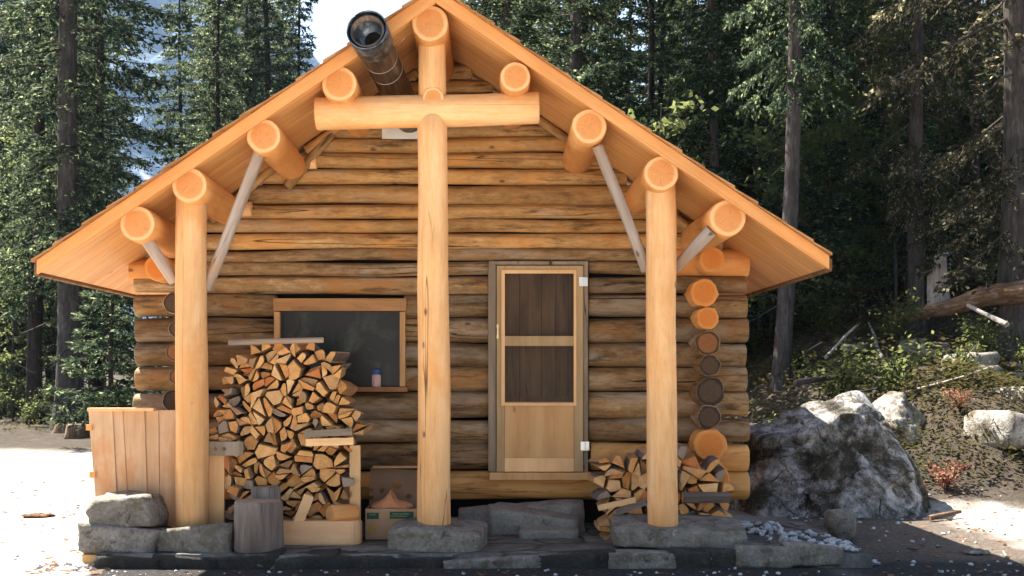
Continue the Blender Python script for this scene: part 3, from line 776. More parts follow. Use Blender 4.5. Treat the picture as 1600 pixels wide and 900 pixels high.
# ------------------------------------------------------------------ TERRACE AND STONES
def rock_bm(dims, seed, planes=10, sub=4, nz=.04, boxy=.6, nf=2.2, hi=1.0):
    rr = random.Random(seed)
    hx, hy, hz = dims[0] / 2, dims[1] / 2, dims[2] / 2
    pls = []
    for ax, h in ((0, hx), (1, hy), (2, hz)):
        for sg in (-1, 1):
            n = Vector((0, 0, 0)); n[ax] = sg
            n += Vector((rr.uniform(-.12, .12), rr.uniform(-.12, .12), rr.uniform(-.06, .06)))
            n.normalize(); pls.append((n, h))
    for _ in range(planes):
        n = Vector((rr.gauss(0, 1), rr.gauss(0, 1), rr.gauss(0, .8))).normalized()
        sup = abs(n.x) * hx + abs(n.y) * hy + abs(n.z) * hz
        pls.append((n, sup * rr.uniform(boxy, hi)))
    bm = bmesh.new()
    bmesh.ops.create_icosphere(bm, subdivisions=sub, radius=1)
    for v in bm.verts:
        # direction stretched to the box, so facets spread evenly
        d = Vector((v.co.x * hx, v.co.y * hy, v.co.z * hz)).normalized()
        r = min(h / max(1e-4, n.dot(d)) for n, h in pls if n.dot(d) > 1e-3)
        p = d * r
        k = nz * min(dims)
        nn = mnoise.fractal((p.x * nf + seed * 7.1, p.y * nf, p.z * nf), 1.0, 2.0, 5)
        w = (p + Vector((seed * 3.7, 0, 0))) * (1.6 / max(.25, min(dims) * 1.2))
        ds, ps = mnoise.voronoi(w + Vector((mnoise.noise(w * 2), mnoise.noise(w * 2 + Vector((5, 0, 0))), 0)) * .4)
        v.co = p + d * (k * nn * 1.2 + min(dims) * .05 * mnoise.noise(ps[0] * 5.7) - min(dims) * .03 * math.exp(-(ds[1] - ds[0]) / .07))
    for f in bm.faces: f.smooth = True
    return bm
def rock(name, c, dims, seed, mat, label, cat='rock', group=None, rz=0., **kw):
    bm = rock_bm(dims, seed, **kw)
    o = bm_obj(name, bm, mat, None, Matrix.Translation(c) @ Matrix.Rotation(rz, 4, 'Z'), smooth=False)
    for p in o.data.polygons: p.use_smooth = True
    return props(o, label, cat, group)
def rock_px(name, x0, x1, y0, y1, Yfront, depth, seed, mat, label, cat='rock', group=None, sink=.02, **kw):
    a, b = P(x0, y1, Yfront), P(x1, y0, Yfront)
    dims = (b.x - a.x, depth, b.z - a.z + sink)
    return rock(name, ((a.x + b.x) / 2, Yfront + depth / 2, (b.z + a.z - sink) / 2), dims, seed, mat, label, cat, group, **kw)

def build_patio():
    bm = bmesh.new()
    x0, x1, y0, y1 = -3.12, 3.05, -1.74, .4
    nx, ny = 120, 44
    g = []
    for j in range(ny):
        row = []
        for i in range(nx):
            x = x0 + (x1 - x0) * i / (nx - 1); y = y0 + (y1 - y0) * j / (ny - 1)
            z = .0 + .014 * mnoise.noise((x * 2.1, y * 2.8, .7)) + .006 * mnoise.noise((x * 8, y * 8, 3))
            row.append(bm.verts.new((x, y, z)))
        g.append(row)
    for j in range(ny - 1):
        for i in range(nx - 1):
            bm.faces.new((g[j][i], g[j][i + 1], g[j + 1][i + 1], g[j + 1][i]))
    ext = bmesh.ops.extrude_edge_only(bm, edges=[e for e in bm.edges if len(e.link_faces) == 1])
    for v in [q for q in ext['geom'] if isinstance(q, bmesh.types.BMVert)]: v.co.z = -.3
    o = bm_obj('patio', bm, M['patio'], smooth=True)
    props(o, 'low terrace of dark flagstones in front of the cabin', kind='structure')
build_patio()
edge_px = [(152, 236, 868, 892), (238, 330, 866, 894), (332, 432, 862, 893), (434, 520, 864, 896), (522, 612, 866, 894), (614, 700, 868, 892), (702, 838, 868, 889),
           (840, 930, 862, 886), (932, 956, 860, 889), (958, 1050, 862, 884), (1052, 1104, 858, 884), (1106, 1158, 856, 882), (1160, 1232, 854, 876), (1234, 1316, 850, 872)]
elab = ['dark edging stone beside the orange block at the open end of the terrace', 'dark edging stone below the stone base of the post by the plank bin', 'dark edging stone in front of the grey chopping block',
        'dark edging stone below the pale beam of the firewood rack', 'dark edging stone below the gap between rack beam and cardboard box', 'dark edging stone below the base of the middle porch post',
        'long pale-topped edging stone just past the middle post base', 'dark edging stone directly below the door step slabs', 'narrow upright edging stone wedged between two long ones',
        'long edging stone with bluish top below the pointed end of the slab', 'short edging stone below the post beside the small woodpile', 'short edging stone below the blunt end of the long slab',
        'thin edging stone just past the long slab, nearer the gravel', 'last thin edging stone, ending at the pale gravel']
for i, (a, b, t, bt) in enumerate(edge_px):
    rock_px('edging_stone', a - 7, b + 7, t + 2 + (i * 5) % 4, bt + 9, -1.79 + .02 * (i % 3), .24, 100 + i, M['edge_stone'] if i not in (6, 9, 12, 13) else M['stone'], elab[i], 'stone', 'stones edging the terrace', planes=6, boxy=.9, nz=.06, sub=4, nf=5.)
ob = pbox('timber_block', 128, 156, 867, 884, -1.66, -1.45, M['gold'], None)
props(ob, 'small orange wood block lying at the open end of the terrace edge', 'wood block')
# stones under the porch posts
rock_px('post_base_stone', 240, 361, 829, 868, -1.62, .62, 11, M['stone'], 'squared grey stone under the porch post beside the plank bin', 'stone', 'stones under the porch posts', planes=5, boxy=.86, nz=.03)
rock_px('post_base_stone', 606, 756, 824, 868, -1.60, .6, 12, M['stone'], 'rough stone with pale top under the middle porch post', 'stone', 'stones under the porch posts', planes=8, boxy=.8, nz=.05)
rock_px('post_base_stone', 962, 1172, 823, 858, -1.52, .6, 13, M['stone'], 'long flat stone with pointed end under the post beside the small woodpile', 'stone', 'stones under the porch posts', planes=7, boxy=.8, nz=.04)
rock_px('stacked_rock', 133, 239, 776, 826, -1.62, .5, 21, M['stone'], 'upper block of two grey rocks stacked against the plank bin', 'rock', 'rocks by the plank bin', planes=8, boxy=.78, nz=.05)
rock_px('stacked_rock', 118, 248, 826, 870, -1.66, .55, 22, M['stone'], 'lower mossy rock carrying another before the plank bin', 'rock', 'rocks by the plank bin', planes=10, boxy=.72, nz=.06)
# steps at the door
rock_px('step_stone', 762, 908, 801, 836, -.62, .42, 31, M['step'], 'lower door step, a thick grey stone slab', 'step', 'door steps', planes=5, boxy=.84, nz=.03)
rock_px('step_stone', 716, 914, 791, 836, -.34, .25, 32, M['step'], 'upper door step slab tucked under the sill log', 'step', 'door steps', planes=5, boxy=.86, nz=.03)
rock_px('flat_stone', 812, 905, 828, 846, -.86, .3, 33, M['step'], 'thin flat stone lying before the lower door step', 'stone', planes=6, boxy=.8, nz=.05)
# big boulders by the cabin corner
def boulder(name, x0, x1, y0, y1, Y, depth, seed, mat, label, sink=.25, **kw):
    return rock_px(name, x0, x1, y0, y1, Y, depth, seed, mat, label, 'boulder', None, sink, **kw)
def sculpt(name, poly, Y, depth, seed, mat, label, nz=.10, seg=56, lean=.25):
    """boulder whose silhouette follows a rough pixel outline but with true depth: rings shrink towards front and back"""
    pts = [P(px, py, Y) for px, py in poly]
    c = Vector((sum(p.x for p in pts) / len(pts), Y, min(p.z for p in pts)))
    zmin = c.z
    n = len(pts)
    # resample outline
    per = []
    for i in range(n):
        a, b = pts[i], pts[(i + 1) % n]
        k = max(1, int((b - a).length / .09))
        per += [a + (b - a) * (j / k) for j in range(k)]
    bm = bmesh.new()
    rows = []
    K = 15
    for r in range(K):
        u = -1 + 2 * r / (K - 1)
        s = (1 - abs(u) ** 2.3) ** .62 if abs(u) < 1 else 0.02
        row = []
        for p in per:
            q = Vector((c.x + (p.x - c.x) * s, Y + depth * .5 * (u + 1) + lean * (p.z - zmin) * (1 if u < 0 else -.3) * (1 - abs(u) * .2), zmin + (p.z - zmin) * (.15 + .85 * s)))
            nn = mnoise.fractal((q.x * 1.5 + seed, q.y * 1.5, q.z * 1.5), .9, 2.1, 6)
            rd = mnoise.noise((q.x * 1.1 + seed * 3, q.y * 1.1, q.z * 1.1))
            dirv = Vector((p.x - c.x, u * depth * .5, p.z - zmin + .1)).normalized()
            q += dirv * (nz * nn + nz * .9 * round(rd * 3) / 3)
            row.append(bm.verts.new(q))
        rows.append(row)
    m = len(per)
    for r in range(K - 1):
        for k in range(m):
            bm.faces.new((rows[r][k], rows[r][(k + 1) % m], rows[r + 1][(k + 1) % m], rows[r + 1][k]))
    bm.faces.new(rows[0]); bm.faces.new(rows[-1])
    bmesh.ops.triangulate(bm, faces=[f for f in bm.faces if len(f.verts) > 4])
    bmesh.ops.subdivide_edges(bm, edges=bm.edges[:], cuts=1, use_grid_fill=True)
    for v in bm.verts:
        v.co += Vector((mnoise.noise(v.co * 5.), mnoise.noise(v.co * 5. + Vector((9, 0, 0))), mnoise.noise(v.co * 5. + Vector((0, 9, 0))))) * .03
    o = bm_obj(name, bm, mat, None, centred(bm), smooth=True)
    return props(o, label, 'boulder')
def chisel(q, f):
    w = q * f + Vector((mnoise.noise(q * 2.3), mnoise.noise(q * 2.3 + Vector((7, 0, 0))), mnoise.noise(q * 2.3 + Vector((0, 7, 0))))) * .35
    ds, ps = mnoise.voronoi(w)
    return mnoise.noise(ps[0] * 7.31 + Vector((.37, .11, .73))), math.exp(-(ds[1] - ds[0]) / .06)
def faceted(name, c, planes, sub, seed, mat, label, amp=.11):
    """boulder bounded by tilted faces (normal, distance), roughened by ridged and fine noise"""
    pls = [(Vector(n).normalized(), d) for n, d in planes]
    rq = random.Random(seed * 13)
    for _ in range(12):
        n = Vector((rq.gauss(0, 1), rq.gauss(0, 1) - .4, abs(rq.gauss(0, 1)))).normalized()
        base = min(h / n.dot(m_) for m_, h in pls[:len(planes)] if n.dot(m_) > .05)
        pls.append((n, base * rq.uniform(.965, 1.02)))
    bm = bmesh.new()
    bmesh.ops.create_icosphere(bm, subdivisions=sub, radius=1)
    for v in bm.verts:
        d = v.co.normalized()
        rs_ = sorted(h / n.dot(d) for n, h in pls if n.dot(d) > 1e-3)
        r = rs_[0]
        if len(rs_) > 1: r -= .015 * math.exp(-(rs_[1] - rs_[0]) / .02)
        p = d * r
        o_ = Vector((seed * 5.3, 0, 0))
        q = p + o_
        h1, c1 = chisel(q, 1.5); h2, c2 = chisel(q + Vector((3, 5, 1)), 3.6)
        v.co = p * 1.05 + d * (amp * (.9 * h1 + .42 * h2 + .35 * mnoise.fractal(q * 2.4, .8, 2.1, 6)) - .035 * c1 - .012 * c2 + .016 * mnoise.noise(q * 9) + .010 * mnoise.noise(q * 22))
    o = bm_obj(name, bm, mat, None, Matrix.Translation(c), smooth=True)
    return props(o, label, 'boulder')
k_ = 1.06
faceted('boulder', (P(1305, 0, 2.1).x, 2.3, .42), [(n, d * k_) for n, d in (((-1, -.25, .15), .85), ((-.30, -.25, .95), .55), ((.62, -.30, .72), .66), ((.85, -.2, .45), .92), ((.15, -.95, .35), .62), ((-.35, -.9, .25), .66), ((.6, -.8, .1), .95), ((0, 1, .2), .8), ((0, 0, -1), .75), ((.1, .6, .75), .75), ((1, .2, 0), 1.2))],
        6, 3, M['boulder'], 'big mottled grey boulder standing at the cabin corner')
faceted('boulder', (P(1437, 0, 4.6).x, 4.9, .52), [((-1, -.15, .35), .86), ((-.62, -.42, .75), .60), ((-.1, -.1, 1), .84), ((.80, -.62, .22), .30), ((.3, -.95, .1), .45), ((-.3, -1, .25), .66), ((0, 1, .2), .9), ((0, 0, -1), .9), ((1, .1, .1), .95)],
        6, 8, M['pale_rock'], 'pale sunlit boulder behind the mottled one, red leaves beside it', amp=.13)
boulder('boulder', 1300, 1350, 796, 842, -.3, .42, 43, M['stone'], 'small round dark boulder beside the white gravel', sink=.04, planes=40, boxy=.57, hi=.72)
boulder('boulder', 1560, 1640, 535, 590, 9.5, 1.5, 44, M['pale_rock'], 'white sunlit rock high on the slope', planes=10)
boulder('boulder', 1585, 1650, 585, 612, 8.0, 1.2, 45, M['pale_rock'], 'low pale rock just below the white one on the slope', planes=10)
boulder('boulder', 1520, 1562, 540, 575, 9.0, .9, 46, M['stone'], 'small grey rock leaning beside the white one on the slope', planes=10)
boulder('boulder', 1318, 1362, 622, 662, 5.6, .9, 47, M['pale_rock'], 'pale rock showing between the two big boulders', planes=12, boxy=.7)
boulder('boulder', 1165, 1225, 668, 710, 4.2, .9, 48, M['boulder'], 'grey rock between cabin wall and the mottled boulder', planes=9)

rr_ = random.Random(77)
for k in range(26):
    d = rr_.uniform(14.2, 23); px = rr_.uniform(1190, 1640); X, Y = (px - PX) * d / F, d - D0
    sz = rr_.uniform(.18, .6)
    rock('slope_rock', (X, Y, ground_h(X, Y) + sz * .1), (sz * rr_.uniform(1, 1.7), sz, sz * rr_.uniform(.5, .9)), 200 + k, M['pale_rock' if k % 3 else 'stone'], 'rough grey rubble stone half buried in the wooded slope', 'rock', 'rubble stones on the wooded slope', rz=rr_.uniform(0, 6), sub=3, planes=10, boxy=.62)
# white gravel: uncountable
def scatter_stones(name, regions, mat, seed, label):
    rr = random.Random(seed)
    bm = bmesh.new()
    for (x0, x1, y0, y1, n, s0, s1, zf) in regions:
        for _ in range(n):
            x, y = rr.uniform(x0, x1), rr.uniform(y0, y1)
            s = rr.uniform(s0, s1)
            mt = Matrix.Translation((x, y, zf(x, y) + s * .2)) @ Matrix.Rotation(rr.uniform(0, 6), 4, 'Z') @ Matrix.Rotation(rr.uniform(-.5, .5), 4, 'X') @ Matrix.Diagonal((s, s * rr.uniform(.6, 1), s * rr.uniform(.35, .7), 1))
            r = bmesh.ops.create_icosphere(bm, subdivisions=1, radius=1, matrix=mt)
            for v in r['verts']:
                v.co += Vector((rr.uniform(-1, 1), rr.uniform(-1, 1), rr.uniform(-1, 1))) * s * .22
    o = bm_obj(name, bm, mat)
    return props(o, label, kind='stuff')
gz = lambda x, y: ground_h(x, y)
scatter_stones('gravel', [(2.0, 2.7, -.6, .1, 80, .010, .050, lambda x, y: .012 + .03 * abs(mnoise.noise((x * 9, y * 9, 1)))), (2.4, 2.95, -1.3, -.5, 60, .010, .050, lambda x, y: .012 + .03 * abs(mnoise.noise((x * 9, y * 9, 1)))), (2.75, 3.15, -1.65, -1.1, 80, .010, .045, lambda x, y: .015 if x < 3.02 else max(-.1, gz(x, y)))], M['gravel'], 5, 'loose white gravel at the end of the terrace')
scatter_stones('pebbles', [(-6.5, -3.2, -2.0, 4.0, 160, .008, .03, gz), (3.2, 8, -2.1, 3, 260, .008, .03, gz), (-3.0, 6, -2.35, -1.85, 120, .006, .022, gz), (-3.6, -3.1, -1.95, -1.55, 40, .015, .045, gz)], M['gravel'], 6, 'small stones strewn over the ground')
def leaf_scatter(name, regions, mats, seed, label, flat=True):
    rr = np.random.RandomState(seed)
    vs = []
    for (x0, x1, y0, y1, n, s0, s1, h0, h1) in regions:
        for _ in range(n):
            x, y = rr.uniform(x0, x1), rr.uniform(y0, y1)
            s = rr.uniform(s0, s1)
            z = ground_h(x, y) + rr.uniform(h0, h1)
            a = rr.uniform(0, 6.28)
            tl = rr.uniform(-.35, .35) if flat else rr.uniform(-1.2, 1.2)
            u = Vector((math.cos(a), math.sin(a), math.sin(tl) * .6)) * s
            w = Vector((-math.sin(a), math.cos(a), rr.uniform(-.4, .4))) * s * .55
            c = Vector((x, y, z))
            vs.append((c - u, c - w * .9 + u * .1, c + u, c + w * 1.1 - u * .1))
    me = bpy.data.meshes.new(name)
    fl = [tuple(p) for q in vs for p in q]
    me.from_pydata(fl, [], [(4 * i, 4 * i + 1, 4 * i + 2, 4 * i + 3) for i in range(len(vs))])
    return props(link(name, me, mats), label, kind='stuff')
leaf_scatter('leaf_litter', [(-7, -3.15, -2.1, 8, 420, .02, .06, .004, .02), (-3.6, -3.0, -2.1, -1.5, 60, .02, .05, .004, .02), (3, 8, -2.2, 5, 700, .015, .05, .004, .02), (-2.5, 5, -2.3, -1.9, 120, .012, .035, .003, .012)], M['litter'], 3, 'brown dead leaves scattered on the ground')
# a few pieces lying on the ground
def flatpiece(px, py, w, h, mat, name, label, cat, z=0., rz=.1):
    d = (EYE - z) * F / (py - PY); Y = d - D0
    p = P(px, py, Y)
    bm = bmesh.new()
    bmesh.ops.create_icosphere(bm, subdivisions=3, radius=1)
    for v in bm.verts:
        k = 1 + .35 * mnoise.noise((v.co.x * 2 + px, v.co.y * 2, 0))
        v.co = Vector((v.co.x * w / 2 * k, v.co.y * h / 2 * k, v.co.z * .025 + .02 * mnoise.noise((v.co.x * 3, v.co.y * 3, px))))
    o = bm_obj(name, bm, mat, None, Matrix.Translation((p.x, Y, ground_h(p.x, Y) + .02)) @ Matrix.Rotation(rz, 4, 'Z'), smooth=True)
    props(o, label, cat)
flatpiece(60, 812, .36, .22, M['rotten'], 'bark_slab', 'reddish slab of bark lying on the bright clearing', 'bark', -.12)
flatpiece(1525, 868, .22, .16, M['pale_rock'], 'flat_stone', 'flat pale stone lying alone on the shaded ground', 'stone', -.12, .3)
p0 = P(1574, 878, -1.3)
props(log('stick', (p0.x, -1.3, ground_h(p0.x, -1.3) + .012), (p0.x + .10, -1.0, ground_h(p0.x + .1, -1.0) + .02), .012, .008, [M['dead_wood']] * 2, bev=.002, seg=10), 'short pale stick on the shaded ground by the flat stone', 'stick')
p0 = P(1440, 795, 1.4)
props(log('stick', (p0.x, 1.2, ground_h(p0.x, 1.2) + .03), (p0.x + .45, 1.5, ground_h(p0.x + .45, 1.5) + .06), .03, .02, [M['rotten']] * 2, bev=.002, seg=10), 'reddish branch lying at the foot of the mottled boulder', 'stick')

# ------------------------------------------------------------------ FIREWOOD
def clip(poly, n, d):
    out = []
    for i in range(len(poly)):
        a, b = poly[i], poly[(i + 1) % len(poly)]
        da, db = a[0] * n[0] + a[1] * n[1] - d, b[0] * n[0] + b[1] * n[1] - d
        if da <= 0: out.append(a)
        if (da < 0 < db) or (db < 0 < da):
            t = da / (da - db)
            out.append((a[0] + (b[0] - a[0]) * t, a[1] + (b[1] - a[1]) * t))
    return out
def inside(p, poly):
    c = False
    for i in range(len(poly)):
        (x1, y1), (x2, y2) = poly[i], poly[i - 1]
        if (y1 > p[1]) != (y2 > p[1]) and p[0] < (x2 - x1) * (p[1] - y1) / (y2 - y1) + x1: c = not c
    return c
def area(p): return .5 * sum(p[i - 1][0] * p[i][1] - p[i][0] * p[i - 1][1] for i in range(len(p)))
def round_corner(poly, k, amt, n=5):
    m = len(poly)
    a, b, c = poly[(k - 1) % m], poly[k], poly[(k + 1) % m]
    p = (b[0] + (a[0] - b[0]) * amt, b[1] + (a[1] - b[1]) * amt)
    q = (b[0] + (c[0] - b[0]) * amt, b[1] + (c[1] - b[1]) * amt)
    arc = []
    for i in range(n + 1):
        t = i / n
        arc.append((p[0] * (1 - t) ** 2 + 2 * b[0] * t * (1 - t) + q[0] * t * t, p[1] * (1 - t) ** 2 + 2 * b[1] * t * (1 - t) + q[1] * t * t))
    return poly[:k] + arc + poly[k + 1:]
def billet(poly, yf, L, bark_edges, mats, tilt=(0, 0)):
    """split piece: polygon in XZ, front face at yf, running L back"""
    bm = bmesh.new()
    cx = sum(p[0] for p in poly) / len(poly); cz = sum(p[1] for p in poly) / len(poly)
    rows = []
    for (t, sc) in ((0, .93), (.02, 1.), (.5, 1.), (1., .97)):
        rows.append([bm.verts.new((cx + (x - cx) * sc + tilt[0] * t + rng.uniform(-.002, .002), yf + L * t + rng.uniform(-.004, .004) * (t == 0), cz + (z - cz) * sc + tilt[1] * t)) for x, z in poly])
    m = len(poly)
    for r in range(3):
        for k in range(m):
            f = bm.faces.new((rows[r][k], rows[r][(k + 1) % m], rows[r + 1][(k + 1) % m], rows[r + 1][k]))
            f.material_index = 2 if k in bark_edges else 1
    f = bm.faces.new(rows[0]); f.material_index = 0
    f = bm.faces.new(rows[-1]); f.material_index = 0
    mw = centred(bm)
    return bm_obj('split_log', bm, mats, None, mw)
ORD = ['first', 'second', 'third', 'fourth', 'fifth', 'sixth', 'seventh', 'eighth', 'ninth', 'tenth', 'eleventh', 'twelfth', 'thirteenth', 'fourteenth', 'fifteenth', 'sixteenth', 'seventeenth', 'eighteenth']
def woodpile(outline_px, Y, dist, seed, group, where, L, rowh):
    rr = random.Random(seed)
    out = [(P(x, y, Y).x, P(x, y, Y).z) for x, y in outline_px]
    x0, x1 = min(p[0] for p in out), max(p[0] for p in out)
    z0, z1 = min(p[1] for p in out), max(p[1] for p in out)
    pts = []
    tries = 0
    while tries < 9000:
        tries += 1
        p = (rr.uniform(x0, x1), rr.uniform(z0, z1))
        if not inside(p, out): continue
        dd = dist * (0.78 + 0.5 * mnoise.noise((p[0] * 3, p[1] * 3, seed)) + rr.uniform(0, .28))
        if all(((p[0] - q[0]) * .92) ** 2 + ((p[1] - q[1]) * 1.12) ** 2 > max(dd, q[2] * .85) ** 2 for q in pts): pts.append((*p, dd))
    cells = []
    for i, p in enumerate(pts):
        c = [(p[0] - .15, p[1] - .14), (p[0] + .15, p[1] - .14), (p[0] + .15, p[1] + .14), (p[0] - .15, p[1] + .14)]
        for j, q in enumerate(pts):
            if j == i: continue
            n = (q[0] - p[0], q[1] - p[1]); l = math.hypot(*n)
            if l > .45: continue
            n = (n[0] / l, n[1] / l)
            d = n[0] * (p[0] + q[0]) / 2 + n[1] * (p[1] + q[1]) / 2
            c = clip(c, n, d - rr.uniform(.002, .008))
            if len(c) < 3: break
        if len(c) < 3: continue
        # stay inside the stack's outline
        for k in range(3):
            c = [v if inside(v, out) else (v[0] + (p[0] - v[0]) * .35, v[1] + (p[1] - v[1]) * .35) for v in c]
        if area(c) < 0: c = c[::-1]
        if area(c) < .0022: continue
        # merge tiny edges
        c2 = []
        for v in c:
            if not c2 or math.hypot(v[0] - c2[-1][0], v[1] - c2[-1][1]) > .022: c2.append(v)
        if len(c2) > 3 and math.hypot(c2[0][0] - c2[-1][0], c2[0][1] - c2[-1][1]) < .022: c2.pop()
        if len(c2) < 3: continue
        a_ = abs(area(c2))
        if a_ > dist * dist * .62 and rr.random() < .8:
            # split the round into two wedges
            gx = sum(v[0] for v in c2) / len(c2); gz = sum(v[1] for v in c2) / len(c2)
            v0 = rr.choice(c2)
            th = math.atan2(gz - v0[1], gx - v0[0]) + PI / 2 + rr.uniform(-.25, .25)
            n = (math.cos(th), math.sin(th)); d = n[0] * gx + n[1] * gz
            for sg in (1, -1):
                h = clip(c2, (n[0] * sg, n[1] * sg), d * sg - .005)
                if len(h) >= 3 and abs(area(h)) > .0016:
                    hx, hz = sum(v[0] for v in h) / len(h), sum(v[1] for v in h) / len(h)
                    cells.append(((hx, hz), h))
        else: cells.append((p, c2))
    # rows from the ground up, each from one end
    rows = {}
    for (p, c) in cells: rows.setdefault(int((p[1] - z0) / rowh), []).append((p, c))
    nrow = max(rows) + 1
    for rk in sorted(rows):
        row = sorted(rows[rk], key=lambda t: t[0][0])
        for ci, (p, c) in enumerate(row):
            u = rr.random()
            bark = set()
            shape = {3: 'three-sided', 4: 'four-sided', 5: 'five-sided'}.get(len(c), 'blocky')
            if rr.random() < .72:
                k = rr.randrange(len(c)); n0 = len(c)
                c = round_corner(c, k, rr.uniform(.62, .95), 6)
                bark = set(range(k, k + 6)); shape = 'round-backed'
            mats, tone = [M['fire_end'], M['fire_side'], M['bark']], 'pale orange'
            if u < .03: mats, tone = [M['fire_red'], M['fire_side'], M['bark']], 'reddish'
            elif u < .07: mats, tone = [M['fire_grey'], M['fire_grey'], M['bark']], 'greyish'
            ca = rr.uniform(-.10, .10); kx = sum(v[0] for v in c) / len(c); kz = sum(v[1] for v in c) / len(c); sc_ = rr.uniform(.92, 1.05)
            c = [(kx + ((v[0] - kx) * math.cos(ca) - (v[1] - kz) * math.sin(ca)) * sc_, kz + ((v[0] - kx) * math.sin(ca) + (v[1] - kz) * math.cos(ca)) * sc_) for v in c]
            o = billet(c, Y + rr.uniform(-.075, .06), L + rr.uniform(-.05, .05), bark, mats, (rr.uniform(-.03, .03), rr.uniform(-.02, .02)))
            o.matrix_basis = o.matrix_basis @ Matrix.Rotation(rr.uniform(-.13, .13), 4, 'Z') @ Matrix.Rotation(rr.uniform(-.10, .10), 4, 'X')
            rown = 'bottom row' if rk == 0 else ('topmost row' if rk == nrow - 1 else ORD[rk] + ' row up')
            pos = ('the only one' if len(row) == 1 else ORD[min(ci, 17)] + ' from left')
            props(o, f'{tone} {shape} log, {pos}, {rown} of {where}', 'firewood', group)
woodpile([(354, 843), (352, 716), (331, 712), (328, 650), (341, 612), (345, 578), (372, 562), (398, 541), (440, 538), (497, 539), (533, 566), (540, 605), (548, 632), (563, 650), (562, 694), (545, 700), (545, 820), (440, 846)],
         -1.08, .106, 4, 'split firewood in the tall stack', 'the tall stack', .42, .118)
woodpile([(942, 846), (934, 775), (938, 722), (952, 708), (985, 712), (1010, 702), (1060, 695), (1088, 712), (1126, 724), (1140, 760), (1141, 846)],
         -.86, .122, 9, 'split firewood in the low stack', 'the low stack', .40, .135)
# loose pieces on and before the stacks
def stick_log(name, a, ya, b, yb, r0, r1, mats, label, cat='firewood', **kw):
    return props(log(name, P(*a, ya), P(*b, yb), r0, r1, mats, **kw), label, cat)
o = stick_log('pole', (357, 535), -1.1, (505, 531), -1.1, .027, .024, [M['grey_pole'], M['new_board']], 'thin grey pole lying across the top of the tall stack', 'pole', bev=.003, seg=14)
def split_beam(a, b, Y, w, h, mat, label, name='split_log', bark=True):
    pa, pb = P(*a, Y), P(*b, Y)
    L = (pb - pa).length
    bm = bmesh.new()
    prof = [(-h / 2, -w / 2), (h / 2, -w / 2), (h / 2 * .9, w * .15), (h * .1, w / 2), (-h / 2 * .9, w * .2)]
    prof = [(x, y) for x, y in prof]
    rows = []
    K = 7
    for i in range(K):
        t = i / (K - 1)
        rows.append([bm.verts.new((x * (1 + .06 * rng.uniform(-1, 1)), y * (1 + .06 * rng.uniform(-1, 1)), L * t)) for x, y in prof])
    m = len(prof)
    for r in range(K - 1):
        for k in range(m):
            f = bm.faces.new((rows[r][k], rows[r][(k + 1) % m], rows[r + 1][(k + 1) % m], rows[r + 1][k]))
            f.material_index = 1 if (bark and k != 0) else 0
    for r in (0, -1): bm.faces.new(rows[r])
    d = (pb - pa).normalized()
    zax = d; yax = Vector((0, 1, 0)); yax = (yax - zax * yax.dot(zax)).normalized(); xax = yax.cross(zax)
    mw = Matrix((( *xax, 0), (*yax, 0), (*zax, 0), (0, 0, 0, 1))).transposed(); mw.translation = pa
    o = bm_obj(name, bm, [mat, M['bark']], None, mw)
    return props(o, label, 'firewood')
split_beam((476, 678), (551, 674), -1.19, .09, .058, M['grey_board'], 'grey bark-backed piece laid sideways on the tall stack, upper of two')
split_beam((479, 691), (553, 689), -1.19, .09, .062, M['new_board'], 'pale piece laid sideways on the tall stack, below the grey one')
split_beam((934, 793), (992, 780), -1.0, .09, .05, M['new_board'], 'pale split piece lying sideways in front of the low stack')
split_beam((962, 800), (1009, 783), -.96, .08, .06, M['bark'], 'bark-covered piece crossing behind the pale sideways one at the low stack')
stick_log('round_log', (1066, 778), -.93, (1140, 778), -.93, .048, .044, [M['bark'], M['fire_end']], 'thin round log with bark laid lengthwise across the low stack', bev=.004, lump=.1)
# rack: upright boards, bottom beam
rack = empty('firewood_rack', P(500, 846, -1.1))
props(rack, 'firewood rack of pale upright boards and a round-ended beam holding the tall stack', 'rack')
pbox('upright', 326, 350, 706, 826, -1.17, -1.13, M['new_board'], rack, .004)
pbox('upright', 546, 563, 696, 832, -1.02, -.98, M['new_board'], rack, .004)
ob = pbox('cross_board', 324, 380, 690, 712, -1.215, -1.18, M['grey_board'], rack, .004, .003)
for px in (337, 350):
    c = P(px, 701, -1.215)
    log('bolt', c, c + Vector((0, -.018, 0)), .014, .012, [M['dark_plank']] * 2, ob, seg=10, bev=.002)
a, b = P(437, 850, -1.27), P(563, 815, -1.27)
bm = bmesh.new()
zr = (b.z - a.z)
prof = [(a.x, -1.27), (b.x - .07, -1.27), (b.x - .012, -1.225), (b.x, -1.17), (b.x, -1.12), (a.x, -1.12)]
lo = [bm.verts.new((x, y, .0)) for x, y in prof]; hi = [bm.verts.new((x, y, b.z)) for x, y in prof]
for k in range(6): bm.faces.new((lo[k], lo[(k + 1) % 6], hi[(k + 1) % 6], hi[k]))
bm.faces.new(lo[::-1]); bm.faces.new(hi)
bmesh.ops.bevel(bm, geom=bm.edges[:], offset=.01, segments=2, affect='EDGES')
bm_obj('beam', bm, mat_wood('rack_beam', [(.60, .31, .14), (.70, .39, .19), (.75, .45, .24)], axis='X', crack=.5, knots=.5, vary=.1, bump=.2), rack, centred(bm))
stick_log('round_log', (515, 806), -1.2, (557, 803), -1.06, .085, .08, [M['purlin'], M['fire_end']], 'thick rounded log resting on the rack beam at the foot of the tall stack', bev=.015)
o = split_beam((466, 818), (484, 774), -1.2, .07, .085, M['trim'], 'pale flat billet standing tilted behind the rack beam', bark=False)
